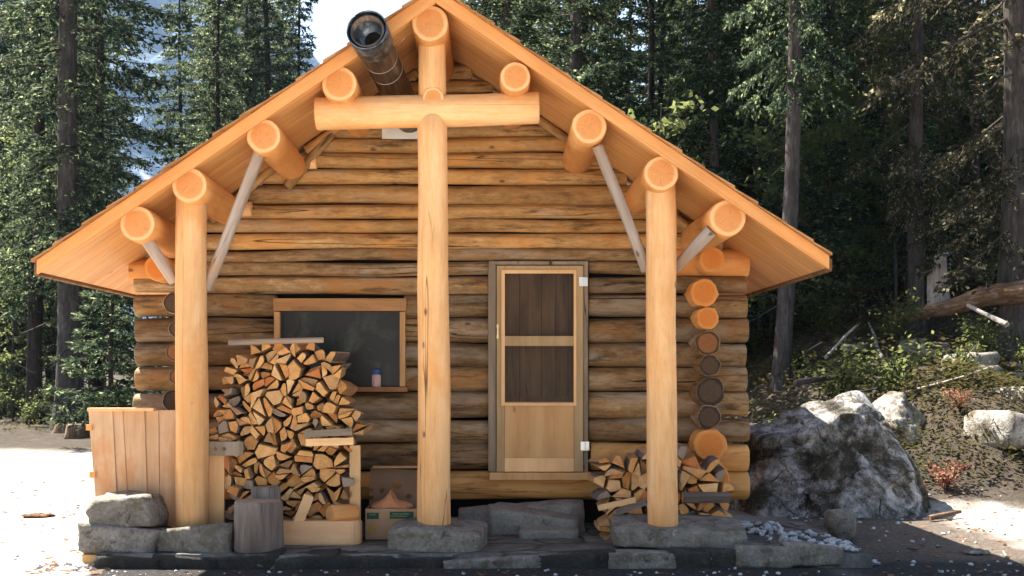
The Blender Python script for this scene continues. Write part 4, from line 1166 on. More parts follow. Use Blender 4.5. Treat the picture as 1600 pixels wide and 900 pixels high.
# chopping block and a log behind it
c = P(402, 866, -1.53)
ob = log('chopping_block', (c.x, -1.5, .0), (c.x + .005, -1.5, P(0, 782, -1.5).z), S(39, -1.5), S(37, -1.5), [M['bark'], M['fire_grey']], wob=.01, lump=.09, bev=.012, seg=36)
props(ob, 'upright grey chopping block standing before the tall stack', 'chopping block')
ob = log('round_log', (P(418, 0, -1.25).x, -1.25, 0), (P(416, 0, -1.24).x, -1.24, P(0, 760, -1.24).z), .125, .12, [M['bark'], M['fire_grey']], lump=.1, bev=.012)
props(ob, 'upright dark round log half hidden behind the chopping block', 'log')

# ------------------------------------------------------------------ SMALL THINGS
# plank bin
bin_ = empty('plank_bin', P(205, 842, -1.1))
props(bin_, 'open bin of tan vertical planks standing at the cabin corner', 'bin')
def bin_pt(px, py, Y): return P(px, py, Y)
bm = bmesh.new()
tops = [138, 176, 192, 226, 248, 275.5]; bots = [153, 186, 203, 232, 250, 275.5]
for i in range(5):
    y_ = -1.02 - .05 * (1 - i / 5) + (.003 if i % 2 else 0)
    for_t = [P(tops[i] + .2, 642 - 1.2 * (i > 2), y_), P(tops[i + 1] - .2, 642 - 1.2 * (i > 2), y_), P(bots[i + 1] - .2, 838, y_), P(bots[i] + .2, 838, y_)]
    vs = [bm.verts.new(v) for v in for_t] + [bm.verts.new(v + Vector((0, .022, 0))) for v in for_t]
    fs = [bm.faces.new([vs[k] for k in q]) for q in ((0, 1, 2, 3), (7, 6, 5, 4), (0, 4, 5, 1), (1, 5, 6, 2), (2, 6, 7, 3), (3, 7, 4, 0))]
    bmesh.ops.bevel(bm, geom=list({e for f in fs for e in f.edges}), offset=.003, segments=1, affect='EDGES')
bm_obj('front_panel', bm, M['crate_wood'], bin_, centred(bm))
bm = bmesh.new()
for i in range(6):
    y0 = -1.03 + i * .12
    z1 = P(0, 642, -1.06).z; xt = P(138, 0, -1.06).x; xb = P(152, 0, -1.06).x
    pts = [(xt, y0, z1), (xt, y0 + .117, z1), (xb, y0 + .117, 0), (xb, y0, 0)]
    vs = [bm.verts.new(v) for v in pts] + [bm.verts.new((v[0] + .022, v[1], v[2])) for v in pts]
    for q in ((0, 1, 2, 3), (7, 6, 5, 4), (0, 4, 5, 1), (1, 5, 6, 2), (2, 6, 7, 3), (3, 7, 4, 0)): bm.faces.new([vs[k] for k in q])
bm_obj('side_panel', bm, M['crate_wood'], bin_, centred(bm))
pbox('top_rail', 136, 240, 637.5, 642.5, -1.10, -1.02, M['trim'], bin_, .003)
for (py, w) in ((668, 9), (742, 10)):
    pbox('corner_tab', 136 + (py - 640) * .07 - 4, 136 + (py - 640) * .07 + 6, py - w / 2, py + w / 2, -1.085, -1.05, M['purlin'], bin_, .002)
# cardboard fruit box
bx = empty('cardboard_box', P(610, 842, -.95))
props(bx, 'open cardboard fruit box with green printed bands beside the tall stack', 'box')
YB1 = -.98
a, b = P(571, 842, YB1), P(651, 795, YB1)
zt = b.z
bm = bmesh.new()
t = .008
add_box(bm, a.x, b.x, YB1, YB1 + t, 0.012, zt, .001)
add_box(bm, a.x, b.x, YB1 + .36, YB1 + .36 + t, 0.012, zt, .001)
add_box(bm, a.x, a.x + t, YB1 + t + .001, YB1 + .359, 0.012, zt, .001)
add_box(bm, b.x - t, b.x, YB1 + t + .001, YB1 + .359, 0.012, zt, .001)
add_box(bm, a.x + t, b.x - t, YB1 + t, YB1 + .36, 0.012, .02, 0)
bm_obj('box_body', bm, M['card'], bx, centred(bm))
def print_(px0, px1, py0, py1, mat, nm, off):
    pa, pb = P(px0, py1, YB1), P(px1, py0, YB1)
    return box_obj(nm, pa.x, pb.x, YB1 - off, YB1 - off + .0008, pa.z, pb.z, mat, bx, 0)
for (x0, x1, y0, y1) in ((573, 592, 801, 811), (609, 646, 799.5, 810.5)):
    print_(x0, x1, y0, y1, M['green_print'], 'printed_band', .002)
bm = bmesh.new()
for (x0, x1, yy) in ((613, 640, 803), (611, 637, 806.5), (577, 588, 804)):
    x = x0
    while x < x1:
        w = rng.uniform(1.2, 2.4)
        pa, pb = P(x, yy + 1, YB1), P(min(x1, x + w), yy - rng.uniform(.6, 1.3), YB1)
        add_box(bm, pa.x, pb.x, YB1 - .0035, YB1 - .0028, pa.z, pb.z)
        x += w + rng.uniform(.5, 1.)
bm_obj('printed_marks', bm, M['pale_print'], bx, centred(bm))
bm = bmesh.new()
c = P(582, 826, YB1)
bmesh.ops.create_circle(bm, cap_ends=True, segments=20, radius=.035, matrix=Matrix.Translation((c.x, YB1 - .002, c.z)) @ Matrix.Rotation(PI / 2, 4, 'X'))
bmesh.ops.delete(bm, geom=[v for v in bm.verts if v.co.z > c.z + .028], context='VERTS') if False else None
bm_obj('printed_spot', bm, M['yellow_print'], bx, centred(bm))
# leaning lid with three hand holes: outline grid with holes cut
def lid():
    bm = bmesh.new()
    nx, nz = 46, 34
    p0, p1 = P(578, 790, -.62), P(664, 731, -.62)
    holes = [(619.5, 756.5, 8.5, 5.0, 1), (597, 766, 4.5, 3.5, 0), (638.5, 773, 4.8, 3.8, 0)]
    g = {}
    def vert(i, j):
        if (i, j) not in g:
            u, v = i / nx, j / nz
            g[(i, j)] = bm.verts.new((p0.x + (p1.x - p0.x) * u, -.70 + .14 * v, p0.z + (p1.z - p0.z) * v - .03 * u + .004 * mnoise.noise((u * 5, v * 5, 0))))
        return g[(i, j)]
    for i in range(nx):
        for j in range(nz):
            px, py = 578 + 86 * (i + .5) / nx, 790 - 59 * (j + .5) / nz + 3 * (i / nx)
            if any(((px - hx) / rx) ** 2 + ((py - hy) / ry) ** 2 < 1 for hx, hy, rx, ry, _ in holes): continue
            if px < 583 and int(py / 6) % 2 and py > 755: continue
            bm.faces.new((vert(i, j), vert(i + 1, j), vert(i + 1, j + 1), vert(i, j + 1)))
    r = bmesh.ops.solidify(bm, geom=bm.faces[:], thickness=.007)
    bm_obj('box_lid', bm, M['card_in'], bx, centred(bm))
lid()
pbox('lid_rim', 582, 664, 728.5, 731.5, -.60, -.52, M['card'], bx, .002)
bm = bmesh.new()
bmesh.ops.create_icosphere(bm, subdivisions=3, radius=1)
cc = P(612, 792, -.82)
for v in bm.verts:
    n_ = mnoise.noise_vector(v.co * 1.9)
    v.co = Vector((v.co.x * .19, v.co.y * .12, v.co.z * .05 + max(0, .11 - .3 * abs(v.co.x + .1)) * (v.co.z > .2))) + Vector(n_) * .035
bm_obj('packing_paper', bm, M['paper'], None, Matrix.Translation(cc))
props(bpy.data.objects['packing_paper'], 'crumpled reddish packing paper sticking out of the cardboard box', 'paper')
# jar on the window sill
jar = empty('spice_jar', P(588, 605, -.135))
props(jar, 'small jar with pink and white label and blue cap on the window sill', 'jar')
def lathe(name, prof, mat, parent, loc, seg=24):
    bm = bmesh.new()
    rg = [[bm.verts.new((r * math.cos(2 * PI * k / seg), r * math.sin(2 * PI * k / seg), z)) for k in range(seg)] for r, z in prof]
    for i in range(len(prof) - 1):
        for k in range(seg):
            f = bm.faces.new((rg[i][k], rg[i][(k + 1) % seg], rg[i + 1][(k + 1) % seg], rg[i + 1][k])); f.smooth = True
    bm.faces.new(rg[0][::-1]); bm.faces.new(rg[-1])
    return bm_obj(name, bm, mat, parent, Matrix.Translation(loc))
jz = P(0, 604.6, -.13)
jl = Vector((P(588, 0, -.13).x, -.125, jz.z))
lathe('jar_body', [(.040, 0), (.043, .006), (.043, .105), (.036, .118)], M['jar_label'], jar, jl)
lathe('jar_cap', [(.038, .119), (.041, .122), (.041, .158), (.036, .164)], M['blue_lid'], jar, jl)
# ------------------------------------------------------------------ TREES
class Fol:
    def __init__(s): s.q = []
    def add(s, a): s.q.append(np.asarray(a, dtype=np.float32).reshape(-1, 4, 3))
    def mesh(s, name):
        v = np.concatenate(s.q) if s.q else np.zeros((0, 4, 3), np.float32)
        n = len(v)
        me = bpy.data.meshes.new(name)
        me.vertices.add(n * 4); me.loops.add(n * 4); me.polygons.add(n)
        me.vertices.foreach_set('co', v.reshape(-1))
        me.loops.foreach_set('vertex_index', np.arange(n * 4, dtype=np.int32))
        me.polygons.foreach_set('loop_start', np.arange(0, n * 4, 4, dtype=np.int32))
        me.update(calc_edges=True)
        return me
def sprays(rs, base, dirs, ln, wd):
    """diamond needle sprays: arrays base (n,3), dirs (n,3) unit, length, width"""
    n = len(base)
    r = rs.normal(size=(n, 3)); r[:, 2] *= .6
    w = np.cross(dirs, r); w /= np.linalg.norm(w, axis=1, keepdims=True) + 1e-6
    ln = ln[:, None]; wd = wd[:, None]
    return np.stack([base, base + dirs * ln * .45 + w * wd * .5, base + dirs * ln, base + dirs * ln * .5 - w * wd * .5], axis=1)
def limb_quads(pts, r0, r1, k=4):
    out = []
    for i in range(len(pts) - 1):
        a, b = pts[i], pts[i + 1]
        d = (b - a) / (np.linalg.norm(b - a) + 1e-6)
        u = np.cross(d, [.13, .21, .97]); u /= np.linalg.norm(u) + 1e-6
        v = np.cross(d, u)
        ra, rb = r0 + (r1 - r0) * i / (len(pts) - 1), r0 + (r1 - r0) * (i + 1) / (len(pts) - 1)
        for j in range(k):
            t0, t1 = 2 * PI * j / k, 2 * PI * (j + 1) / k
            c0, c1 = u * math.cos(t0) + v * math.sin(t0), u * math.cos(t1) + v * math.sin(t1)
            out.append([a + c0 * ra, a + c1 * ra, b + c1 * rb, b + c0 * rb])
    return out
def conifer(seed, H, r0, zs, Lmax, step=.14, density=1., droop=.25, dead=0., spray=.16, sw=.052, prune=0.):
    """returns trunk mesh (bole + limbs) and crown mesh; unit tree standing at the origin"""
    rs = np.random.RandomState(seed)
    tr, cr = Fol(), Fol()
    # bole
    seg = 16; nz = 26
    rings = []
    for i in range(nz + 1):
        t = i / nz
        z = H * t ** 1.15
        r = r0 * ((1 - t) ** .8 * .93 + .03) * (1 + .45 * math.exp(-z / .35))
        ox = .10 * math.sin(z * .35 + seed) * min(1, z / 3); oy = .08 * math.cos(z * .27 + seed * 2)
        a = np.arange(seg) * 2 * PI / seg
        lump = np.array([1 + .10 * mnoise.noise((math.cos(q) * 2 + seed, math.sin(q) * 2, z * .8)) for q in a])
        rings.append(np.stack([ox + r * lump * np.cos(a), oy + r * lump * np.sin(a), np.full(seg, z - .25 * (i == 0))], axis=1))
    for i in range(nz):
        A, Bq = rings[i], rings[i + 1]
        for k in range(seg):
            tr.add([A[k], A[(k + 1) % seg], Bq[(k + 1) % seg], Bq[k]])
    z = .8
    az = rs.uniform(0, 6)
    while z < H - .3:
        live = z > zs
        az += 2.4 + rs.uniform(-.5, .5)
        t = max(0, (z - zs) / (H - zs))
        if live:
            L = Lmax * (1 - t) ** .75 * min(1, .55 + 1.8 * t) * rs.uniform(.55, 1.15)
        else:
            L = Lmax * rs.uniform(.15, .55)
        up = -.30 + .75 * t + rs.uniform(-.15, .15)
        n = 8
        sp = np.linspace(0, 1, n)
        cx, cy = .10 * math.sin(z * .35 + seed) * min(1, z / 3), .08 * math.cos(z * .27 + seed * 2)
        ca, sa = math.cos(az), math.sin(az)
        side = rs.uniform(-.25, .25)
        px = cx + L * sp * ca - side * L * sp ** 2 * sa
        py = cy + L * sp * sa + side * L * sp ** 2 * ca
        pz = z + L * (up * sp - droop * sp ** 2 + .22 * sp ** 4)
        pts = np.stack([px, py, pz], axis=1)
        if L > .25: tr.add(limb_quads(pts[::2] if not live else pts[[0, 2, 4, 7]], .012 + .012 * L, .004, 3))
        if live and rs.rand() > prune:
            m = max(3, int(L / .075 * density))
            s = np.sort(rs.uniform(.12, 1.0, m))
            bp = np.stack([np.interp(s, sp, pts[:, k]) for k in range(3)], axis=1)
            tang = np.array([ca, sa, up - 2 * droop * .6]); tang /= np.linalg.norm(tang)
            sd = np.array([-sa, ca, 0.])
            for sg in (-1, 1):
                tl = (L * .42 * (1.15 - s) ** .8 + .10) * rs.uniform(.5, 1.15, m)
                td = sd[None] * sg * rs.uniform(.7, 1.1, (m, 1)) + tang[None] * rs.uniform(.35, .9, (m, 1)) + np.array([0, 0, -1.])[None] * rs.uniform(-.05, .50, (m, 1))
                td /= np.linalg.norm(td, axis=1, keepdims=True)
                nn = 6
                for q in range(nn):
                    f = (q + rs.rand(m)) / nn
                    keep = f * tl < tl
                    b = bp + td * (tl * f)[:, None] + np.array([0, 0, -1.])[None] * (tl * f ** 2 * .18)[:, None]
                    dd = td * .8 + rs.normal(size=(m, 3)) * .42
                    dd /= np.linalg.norm(dd, axis=1, keepdims=True)
                    ln = spray * rs.uniform(.6, 1.25, m); wd = sw * rs.uniform(.7, 1.4, m)
                    cr.add(sprays(rs, b, dd, ln, wd))
            # leader sprays along the branch itself
            dd = tang[None] + rs.normal(size=(m, 3)) * .35
            dd /= np.linalg.norm(dd, axis=1, keepdims=True)
            cr.add(sprays(rs, bp, dd, spray * rs.uniform(.7, 1.3, m), sw * rs.uniform(.8, 1.4, m)))
        elif not live and dead > 0 and rs.rand() < dead:
            # dead twigs
            for k in range(3):
                i = rs.randint(2, n)
                e = pts[i - 1] + rs.normal(size=3) * np.array([.25, .25, .12]) * L
                tr.add(limb_quads(np.array([pts[i - 1], e]), .006, .002, 3))
        z += step * rs.uniform(.5, 1.5) * (1.0 if live else 2.2)
    tm, cm = tr.mesh('trunk'), cr.mesh('crown')
    tm.polygons.foreach_set('use_smooth', [True] * len(tm.polygons))
    # weld trunk so shading is smooth
    bm = bmesh.new(); bm.from_mesh(tm); bmesh.ops.remove_doubles(bm, verts=bm.verts, dist=.0005); bm.to_mesh(tm); bm.free()
    return tm, cm
KIND = {
    'full':  conifer(1, 23, .25, 1.8, 3.0, .12, droop=.30),
    'open':  conifer(2, 25, .27, 3.6, 2.9, .15, droop=.36, dead=.5),
    'bare':  conifer(3, 27, .27, 6.5, 2.7, .15, droop=.40, dead=.8),
    'slim':  conifer(4, 20, .15, 2.4, 1.7, .11, droop=.35, dead=.5),
    'young': conifer(5, 6.5, .07, .25, 1.5, .085, droop=.12, spray=.17, sw=.05),
    'pole':  conifer(7, 24, .13, 11.5, 1.9, .14, droop=.35, dead=.6),
    'old':   conifer(6, 24, .28, 2.6, 3.4, .20, droop=.45, dead=.7, prune=.12),
}
FOLM = {'pole': 'needles', 'full': 'needles', 'open': 'needles', 'bare': 'needles', 'slim': 'needles', 'young': 'needles', 'old': 'needles_brown'}
print('crown faces', {k: len(v[1].polygons) for k, v in KIND.items()})
TREE = {}
def tree(kind, px, d, w=None, label='', group=None, bark='trunk', dz=0., tilt=0., rz=None, hs=1.0, name='conifer_tree', x=None):
    """stands at distance d along the ray of pixel column px; w = trunk width in photo pixels near breast height"""
    X = (px - PX) * d / F if x is None else x
    Y = d - D0
    r0 = {'pole': .13, 'full': .25, 'open': .27, 'bare': .27, 'slim': .15, 'young': .07, 'old': .28}[kind]
    s = 1.0 if w is None else (w * d / F / 2) / (r0 * .93)
    key = (kind, bark)
    if key not in TREE:
        e = bpy.data.objects.new(name, None); COL.objects.link(e); W[e] = Matrix.Identity(4)
        tm, cm = KIND[kind]
        if tm.users: tm = tm.copy()
        tm.materials.clear()
        t = link('trunk', tm, M[bark], e)
        if not cm.materials: cm.materials.append(M[FOLM[kind]])
        c = link('crown', cm, None, e)
        TREE[key] = [e, [t, c], False]
    src = TREE[key]
    if src[2]:
        e = src[0].copy(); COL.objects.link(e)
        for ch in src[1]:
            k = ch.copy(); COL.objects.link(k); k.parent = e
        for k_ in ('group',):
            if k_ in e: del e[k_]
    else:
        e = src[0]; src[2] = True
    e.location = (X, Y, ground_h(X, Y) + dz)
    e.rotation_euler = (0, tilt, rng.uniform(0, 6.28) if rz is None else rz)
    e.scale = (s, s, (.55 + .45 * s if w else s) * hs)
    props(e, label, 'tree', group)
    return e
T = tree
T('open', 55, 33, 25, 'straight dark spruce, its bare trunk running past the lower roof corner')
T('open', 108, 29, 40, 'stout spruce with silvery grey trunk showing under the roof edge', bark='trunk_grey')
T('slim', 285, 56, 12, 'slim spruce beside the blue mountain gap, thin dark trunk', tilt=.01)
T('full', 388, 50, 13, 'bushy spruce with dark trunk above the lower roof slope')
T('slim', 440, 58, 11, 'dark spruce bordering the bright sky gap by the chimney')
T('bare', 18, 50, 9, 'thin bare-trunked spruce at the clearing edge, outermost trunk')
T('slim', 78, 44, 10, 'thin reddish trunk spruce between the dark and the silvery trunks')
T('young', 175, 23, None, 'young bushy fir growing close beside the cabin wall', hs=.75)
T('young', 10, 38, None, 'young fir at the far edge of the clearing')
T('bare', 905, 27, 24, 'thick brown-barked spruce rising right behind the roof peak', bark='trunk')
T('slim', 945, 36, 11, 'thin dark spruce next to the brown one behind the roof')
T('slim', 1040, 40, 9, 'thin grey dead-looking spruce pole among dark foliage', bark='trunk_grey')
T('open', 1082, 28, 16, 'dark spruce above the middle of the long roof slope')
T('bare', 1222, 21.5, 27, 'tall grey trunk leaning slightly above the roof end', bark='trunk_grey', tilt=-.03)
T('full', 1165, 26, 30, 'heavy dark spruce filling the shade beside the leaning grey trunk')
T('slim', 1330, 35, 12, 'thin spruce among bright green foliage past the roof end')
T('old', 1435, 23, 25, 'spruce with sunlit edge on its trunk and brown mossy branches', bark='trunk_grey')
T('old', 1578, 20.5, 46, 'thick old spruce behind the fallen log, drooping grey branches', bark='trunk_grey')
T('young', 1290, 24, None, 'young fir growing below the roof end on the slope', hs=.6)
T('young', 1380, 27, None, 'young fir beside the sunlit trunk on the slope', hs=.8)
T('young', 1500, 28, None, 'young fir in the shade behind the broken stump', hs=.7)
for (px, d, kd, hh) in ((338, 47, 'full', 1.), (362, 60, 'slim', 1.2), (418, 46, 'full', 1.), (470, 50, 'slim', 1.15), (320, 64, 'slim', 1.3), (152, 40, 'full', 1.), (125, 52, 'slim', 1.2), (-10, 40, 'full', 1.), (440, 66, 'full', 1.15), (398, 70, 'open', 1.2)):
    T(kd, px, d, None, 'tall dense spruce rising behind the lower roof slope and clearing', 'tall spruces beyond the lower roof slope', hs=hh)
T('young', 545, 60, None, 'small pointed fir in the bright gap behind the chimney', hs=2.2)
# forest filling in behind
fr = random.Random(21)
placed = []
def fill(n, p0, p1, d0, d1, kinds, label, group, gap=(), hk=1.):
    k = 0; tries = 0
    while k < n and tries < 4000:
        tries += 1
        d = math.sqrt(fr.uniform(d0 * d0, d1 * d1)); px = fr.uniform(p0, p1)
        if any(a < px < b for a, b in gap): continue
        X, Y = (px - PX) * d / F, d - D0
        if any((X - q[0]) ** 2 + (Y - q[1]) ** 2 < q[2] for q in placed): continue
        if Y < 9.5 and -5 < X < 4: continue
        placed.append((X, Y, 7.))
        kd = fr.choice(kinds)
        T(kd, px, d, None, label, group, bark=fr.choice(['trunk', 'trunk', 'trunk_grey']), hs=fr.uniform(.85, 1.1) * hk)
        k += 1
def backfill():
    for (x, y, kd) in ((.4, 11.5, 'slim'), (2.0, 14.5, 'full'), (4.8, 14.2, 'slim'),
                       (6.6, 16.2, 'bare'), (8.4, 19.5, 'open'), (11.8, 20, 'full'), (13.5, 14.5, 'slim'), (16.5, 15, 'open'), (0, 19, 'full')):
        placed.append((x, y, 5.))
        T(kd, 0, y + D0, None, 'tall spruce crowding close behind the cabin roof and slope', 'spruces close behind the cabin', bark=fr.choice(['trunk', 'trunk_grey']), hs=fr.uniform(.7, .8), x=x)
backfill()
def poles():
    for (px, d) in ((868, 33), (985, 38), (1012, 30), (1062, 44), (1118, 36), (1142, 29), (1190, 40), (1252, 33), (1272, 44), (1305, 29), (1352, 41), (1392, 34), (1462, 31), (1492, 40), (1530, 27), (1552, 36), (830, 42), (742, 40)):
        X, Y = (px - PX) * d / F, d - D0
        placed.append((X, Y, 1.2))
        T('pole', px, d, None, 'thin bare-stemmed spruce standing in the dark of the forest', 'bare-stemmed spruces in the forest', hs=fr.uniform(.75, .95))
poles()
fill(66, 615, 1950, 31, 75, ['slim', 'slim', 'slim', 'full', 'bare', 'slim', 'open'], 'dark spruce deep in the dense forest behind the cabin and slope', 'spruces in the dense forest', hk=.68)
fill(38, -330, 470, 38, 95, ['full', 'open', 'slim', 'full'], 'spruce in the open sunlit wood beyond the clearing', 'spruces beyond the clearing', gap=((165, 305), (440, 600)))
for k in range(13):  # unseen trees added behind the camera to dim sky light and pane reflections
    T(fr.choice(['full', 'open', 'full']), 0, -15 - fr.uniform(0, 12), None, 'unseen spruce added behind the camera to dim the sky light', 'added spruces behind the camera', x=-30 + 60 * (k + fr.uniform(.2, .8)) / 13)
fill(10, 1180, 1800, 24, 36, ['young', 'young'], 'young fir growing in the shade between the big trunks on the slope', 'young firs on the slope')

# ------------------------------------------------------------------ SHRUBS, UNDERGROWTH, DEAD WOOD
def shrub_mesh(seed, R_, H, n, leaf):
    rs = np.random.RandomState(seed)
    st, cr = Fol(), Fol()
    for k in range(9):
        a = rs.uniform(0, 6.28); tip = np.array([math.cos(a) * R_ * rs.uniform(.3, .9), math.sin(a) * R_ * rs.uniform(.3, .9), H * rs.uniform(.6, 1.)])
        mid = tip * np.array([.4, .4, .6])
        st.add(limb_quads(np.array([[0, 0, -.05], mid, tip]), .012, .004, 4))
        m = n // 9
        f = rs.uniform(.3, 1.1, m)[:, None]
        b = np.where(f < .6, mid * f / .6, mid + (tip - mid) * (f - .6) / .4) + rs.normal(size=(m, 3)) * np.array([.16, .16, .12]) * R_
        dd = rs.normal(size=(m, 3)); dd[:, 2] *= .5; dd /= np.linalg.norm(dd, axis=1, keepdims=True)
        cr.add(sprays(rs, b, dd, leaf * rs.uniform(.6, 1.3, m), leaf * .6 * rs.uniform(.7, 1.2, m)))
    return st.mesh('stems'), cr.mesh('foliage')
SH = [shrub_mesh(3, .55, .8, 700, .07), shrub_mesh(4, .8, 1.1, 1000, .08)]
RED = shrub_mesh(5, .45, .55, 420, .075)
def shrub(meshes, mat, X, Y, s, label, group=None, name='shrub'):
    e = bpy.data.objects.new(name, None); COL.objects.link(e); W[e] = Matrix.Identity(4)
    for nm, me, m in (('stems', meshes[0], M['trunk']), ('foliage', meshes[1], mat)):
        if not me.materials: me.materials.append(m)
        o = bpy.data.objects.new(nm, me); COL.objects.link(o); o.parent = e
    e.location = (X, Y, ground_h(X, Y)); e.rotation_euler = (0, 0, rng.uniform(0, 6.28)); e.scale = (s, s, s)
    return props(e, label, 'shrub', group)
shrub(RED, M['red_leaf'], P(1478, 0, 2.9).x, 2.9, .6, 'red and orange autumn shrub in front of the pale boulder')
e = shrub(RED, M['red_leaf'], P(1500, 0, 4.6).x, 4.6, .5, 'small red shrub growing up the shaded side of the pale boulder')
e.location.z += .0
def sapling_mesh(seed, H, R_, n, leaf):
    rs = np.random.RandomState(seed)
    st, cr = Fol(), Fol()
    st.add(limb_quads(np.array([[0, 0, -.1], [.05, .03, H * .3], [-.05, .08, H * .65], [.02, .02, H]]), .045, .008, 6))
    for k in range(34):
        z = H * rs.uniform(.12, .97); a = rs.uniform(0, 6.28); L = R_ * (1.1 - z / H) ** .5 * rs.uniform(.5, 1.1)
        b0 = np.array([0, .03, z]); e = b0 + np.array([math.cos(a) * L, math.sin(a) * L, L * rs.uniform(-.05, .5)])
        mid = (b0 + e) / 2 + np.array([0, 0, .08 * L])
        st.add(limb_quads(np.array([b0, mid, e]), .012, .003, 3))
        m = n // 34
        f = rs.uniform(.25, 1.08, m)[:, None]
        b = b0 + (e - b0) * f + rs.normal(size=(m, 3)) * np.array([.16, .16, .07])
        dd = rs.normal(size=(m, 3)); dd[:, 2] = dd[:, 2] * .35 - .15; dd /= np.linalg.norm(dd, axis=1, keepdims=True)
        cr.add(sprays(rs, b, dd, leaf * rs.uniform(.6, 1.3, m), leaf * .7 * rs.uniform(.7, 1.2, m)))
    return st.mesh('trunk'), cr.mesh('crown')
SAP = [sapling_mesh(11, 5.5, 1.5, 1500, .12), sapling_mesh(12, 7.5, 1.7, 1900, .13)]
def sapling(k, px, d, s, label, group):
    e = bpy.data.objects.new('leafy_sapling', None); COL.objects.link(e)
    for nm, me, m in (('trunk', SAP[k][0], M['trunk_grey']), ('crown', SAP[k][1], M['broadleaf'])):
        if not me.materials: me.materials.append(m)
        o = bpy.data.objects.new(nm, me); COL.objects.link(o); o.parent = e
    X, Y = (px - PX) * d / F, d - D0
    e.location = (X, Y, ground_h(X, Y)); e.rotation_euler = (0, 0, rng.uniform(0, 6.28)); e.scale = (s, s, s)
    props(e, label, 'tree', group)
sr = random.Random(15)
for k in range(24):
    sapling(k % 2, 1010 + 620 * (k + sr.random()) / 24, sr.uniform(22, 38), sr.uniform(.8, 1.35), 'slender leafy sapling with bright leaves among the dark spruces', 'leafy saplings among the spruces')
for k in range(7):
    sapling(k % 2, sr.uniform(-20, 460), sr.uniform(34, 55), sr.uniform(.8, 1.3), 'slender leafy sapling in the open wood beyond the clearing', 'leafy saplings beyond the clearing')
sr = random.Random(5)
for k in range(24):
    d = sr.uniform(17, 30); px = sr.uniform(1170, 1640)
    X, Y = (px - PX) * d / F, d - D0
    shrub(SH[k % 2], M['broadleaf'], X, Y, sr.uniform(.6, 1.25), 'leafy yellow-green shrub on the wooded slope', 'shrubs on the wooded slope')
for k in range(14):
    d = sr.uniform(30, 46); px = sr.uniform(-40, 210)
    X, Y = (px - PX) * d / F, d - D0
    shrub(SH[k % 2], M['broadleaf'], X, Y, sr.uniform(.7, 1.4), 'leafy shrub at the far edge of the clearing', 'shrubs at the clearing edge')
leaf_scatter('undergrowth', [(3.2, 15, 5.0, 24, 30000, .03, .08, .0, .40), (-22, -6, 16, 34, 5000, .03, .08, .0, .25), (4.8, 11, 2.9, 7, 15000, .012, .045, 0., .34), (2.2, 4.0, 2.0, 9., 900, .03, .07, 0, .3)], M['undergrowth'], 8, 'low leafy undergrowth on the wooded slope', flat=False)
# fallen log, broken stump, roots
def glog(name, a, ya, b, yb, r0, r1, mats, label, cat, **kw):
    return props(log(name, P(*a, ya), P(*b, yb), r0, r1, mats, **kw), label, cat)
glog('fallen_log', (1395, 498), 11.2, (1680, 432), 8.0, .09, .25, [M['rotten'], M['rotten']], 'rotten brown fallen log lying across the slope', 'log', wob=.12, lump=.22, bev=.03, rings=26)
a = P(1468, 480, 10.6); b = P(1463, 408, 10.6)
props(log('broken_stump', a, b, .22, .17, [M['dead_wood'], M['dead_wood']], lump=.2, wob=.03, bev=.02, rings=14), 'pale broken stump standing behind the fallen log', 'stump')
for v in bpy.data.objects['broken_stump'].data.vertices:
    if v.co.z > .6: v.co.z += .22 * mnoise.noise((v.co.x * 9, v.co.y * 9, .5)) * (v.co.z - .6) / .3
glog('dead_branch', (1512, 478), 8.4, (1572, 508), 7.4, .03, .045, [M['dead_wood']] * 2, 'bleached branch hanging from the fallen log', 'branch', seg=10, bev=.004, wob=.04)
glog('dead_branch', (1290, 560), 9.5, (1345, 505), 10.5, .03, .02, [M['dead_wood']] * 2, 'grey dead branch leaning up from the slope undergrowth', 'branch', seg=10, bev=.004, wob=.05)
glog('dead_branch', (1240, 600), 6.5, (1420, 568), 8.0, .05, .03, [M['trunk_grey']] * 2, 'long grey branch lying low across the slope', 'branch', seg=10, bev=.004, wob=.08)
for k in range(16):
    d = fr.uniform(15.5, 24); px = fr.uniform(1190, 1600); X, Y = (px - PX) * d / F, d - D0
    a_ = fr.uniform(0, 6.28); L_ = fr.uniform(.8, 2.4); X2, Y2 = X + L_ * math.cos(a_), Y + L_ * math.sin(a_)
    props(log('fallen_branch', (X, Y, ground_h(X, Y) + .06), (X2, Y2, ground_h(X2, Y2) + .06 + fr.uniform(0, .35)), fr.uniform(.02, .045), .012, [M['dead_wood' if k % 3 else 'trunk_grey']] * 2, seg=10, bev=.003, wob=.08),
          'bare fallen branch lying in the undergrowth of the slope', 'branch', 'fallen branches on the slope')
for (px, d, r, h, lab) in ((120, 26, .22, .32, 'low dark stump at the clearing edge beside the plank bin'), (108, 28, .3, .2, 'flat reddish stump remnant beyond the low dark one')):
    X, Y = (px - PX) * d / F, d - D0; g = ground_h(X, Y)
    props(log('tree_stump', (X, Y, g - .05), (X, Y, g + h), r * 1.2, r, [M['rotten'], M['old_end']], lump=.25, bev=.02), lab, 'stump')
glog('fallen_log', (-60, 694), 17, (60, 684), 18.0, .14, .12, [M['trunk'], M['rotten']], 'dark log lying at the far shaded edge of the clearing', 'log', lump=.15)

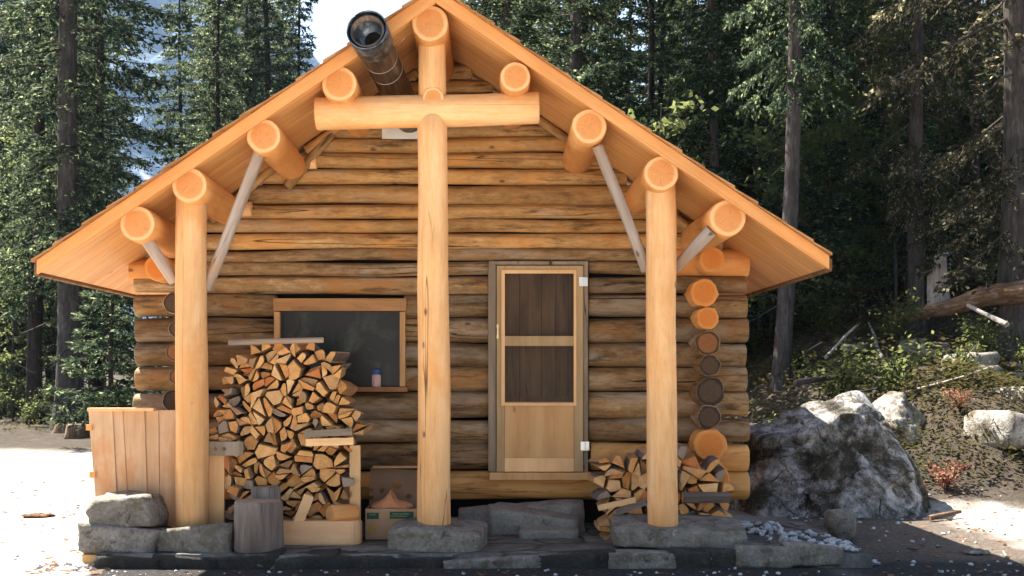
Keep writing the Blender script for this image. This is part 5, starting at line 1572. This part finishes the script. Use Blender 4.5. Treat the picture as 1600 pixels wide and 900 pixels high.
hz = N('thin_air')
pv = hz.n('VolumePrincipled', ins={'Color': (.45, .68, 1., 1), 'Density': HAZE, 'Anisotropy': .2})
hz.t.links.new(pv.outputs[0], hz.out.inputs['Volume'])
bm = bmesh.new()
add_box(bm, -2750, 2750, -2750, 2750, -60, 1000)
if HAZE > 0: props(bm_obj('haze', bm, hz.m), 'thin blue air over the valley', kind='stuff')
# ------------------------------------------------------------------ LIGHT, SKY, CAMERA
SUN = Vector((-.62, .45, 1.0)).normalized()
el = math.asin(SUN.z); azm = math.atan2(SUN.x, SUN.y)
world = bpy.data.worlds.new('World'); scene.world = world; world.use_nodes = True
nt = world.node_tree; nt.nodes.clear()
sky = nt.nodes.new('ShaderNodeTexSky'); sky.sky_type = 'NISHITA'; sky.sun_disc = False
sky.sun_elevation = el; sky.sun_rotation = azm
sky.air_density = 1.0; sky.dust_density = 2.0; sky.ozone_density = 0.6
bg = nt.nodes.new('ShaderNodeBackground'); bg.inputs[1].default_value = .05
ow = nt.nodes.new('ShaderNodeOutputWorld')
nt.links.new(sky.outputs[0], bg.inputs[0]); nt.links.new(bg.outputs[0], ow.inputs[0])
ld = bpy.data.lights.new('sun', 'SUN'); ld.energy = 5.0; ld.angle = R(.5); ld.color = (1, .93, .82)
lo_ = bpy.data.objects.new('sun', ld); COL.objects.link(lo_)
lo_.rotation_euler = SUN.to_track_quat('Z', 'Y').to_euler(); lo_.location = (-8, 6, 14)
cd = bpy.data.cameras.new('camera'); cam = bpy.data.objects.new('camera', cd); COL.objects.link(cam)
cam.location = (0, -D0, EYE); cam.rotation_euler = (PI / 2, 0, 0)
cd.sensor_width = 36; cd.lens = F / 1600 * 36
cd.shift_x = (800 - PX) / 1600; cd.shift_y = (PY - 450) / 1600
cd.clip_start = .1; cd.clip_end = 6000
scene.camera = cam
scene.view_settings.view_transform = 'Standard'; scene.view_settings.look = 'None'
scene.view_settings.gamma = 1.0; scene.view_settings.exposure = 2.5
scene.view_settings.use_curve_mapping = False
scene.cycles.max_bounces = 8; scene.cycles.diffuse_bounces = 4; scene.cycles.transparent_max_bounces = 8
scene.cycles.use_denoising = True
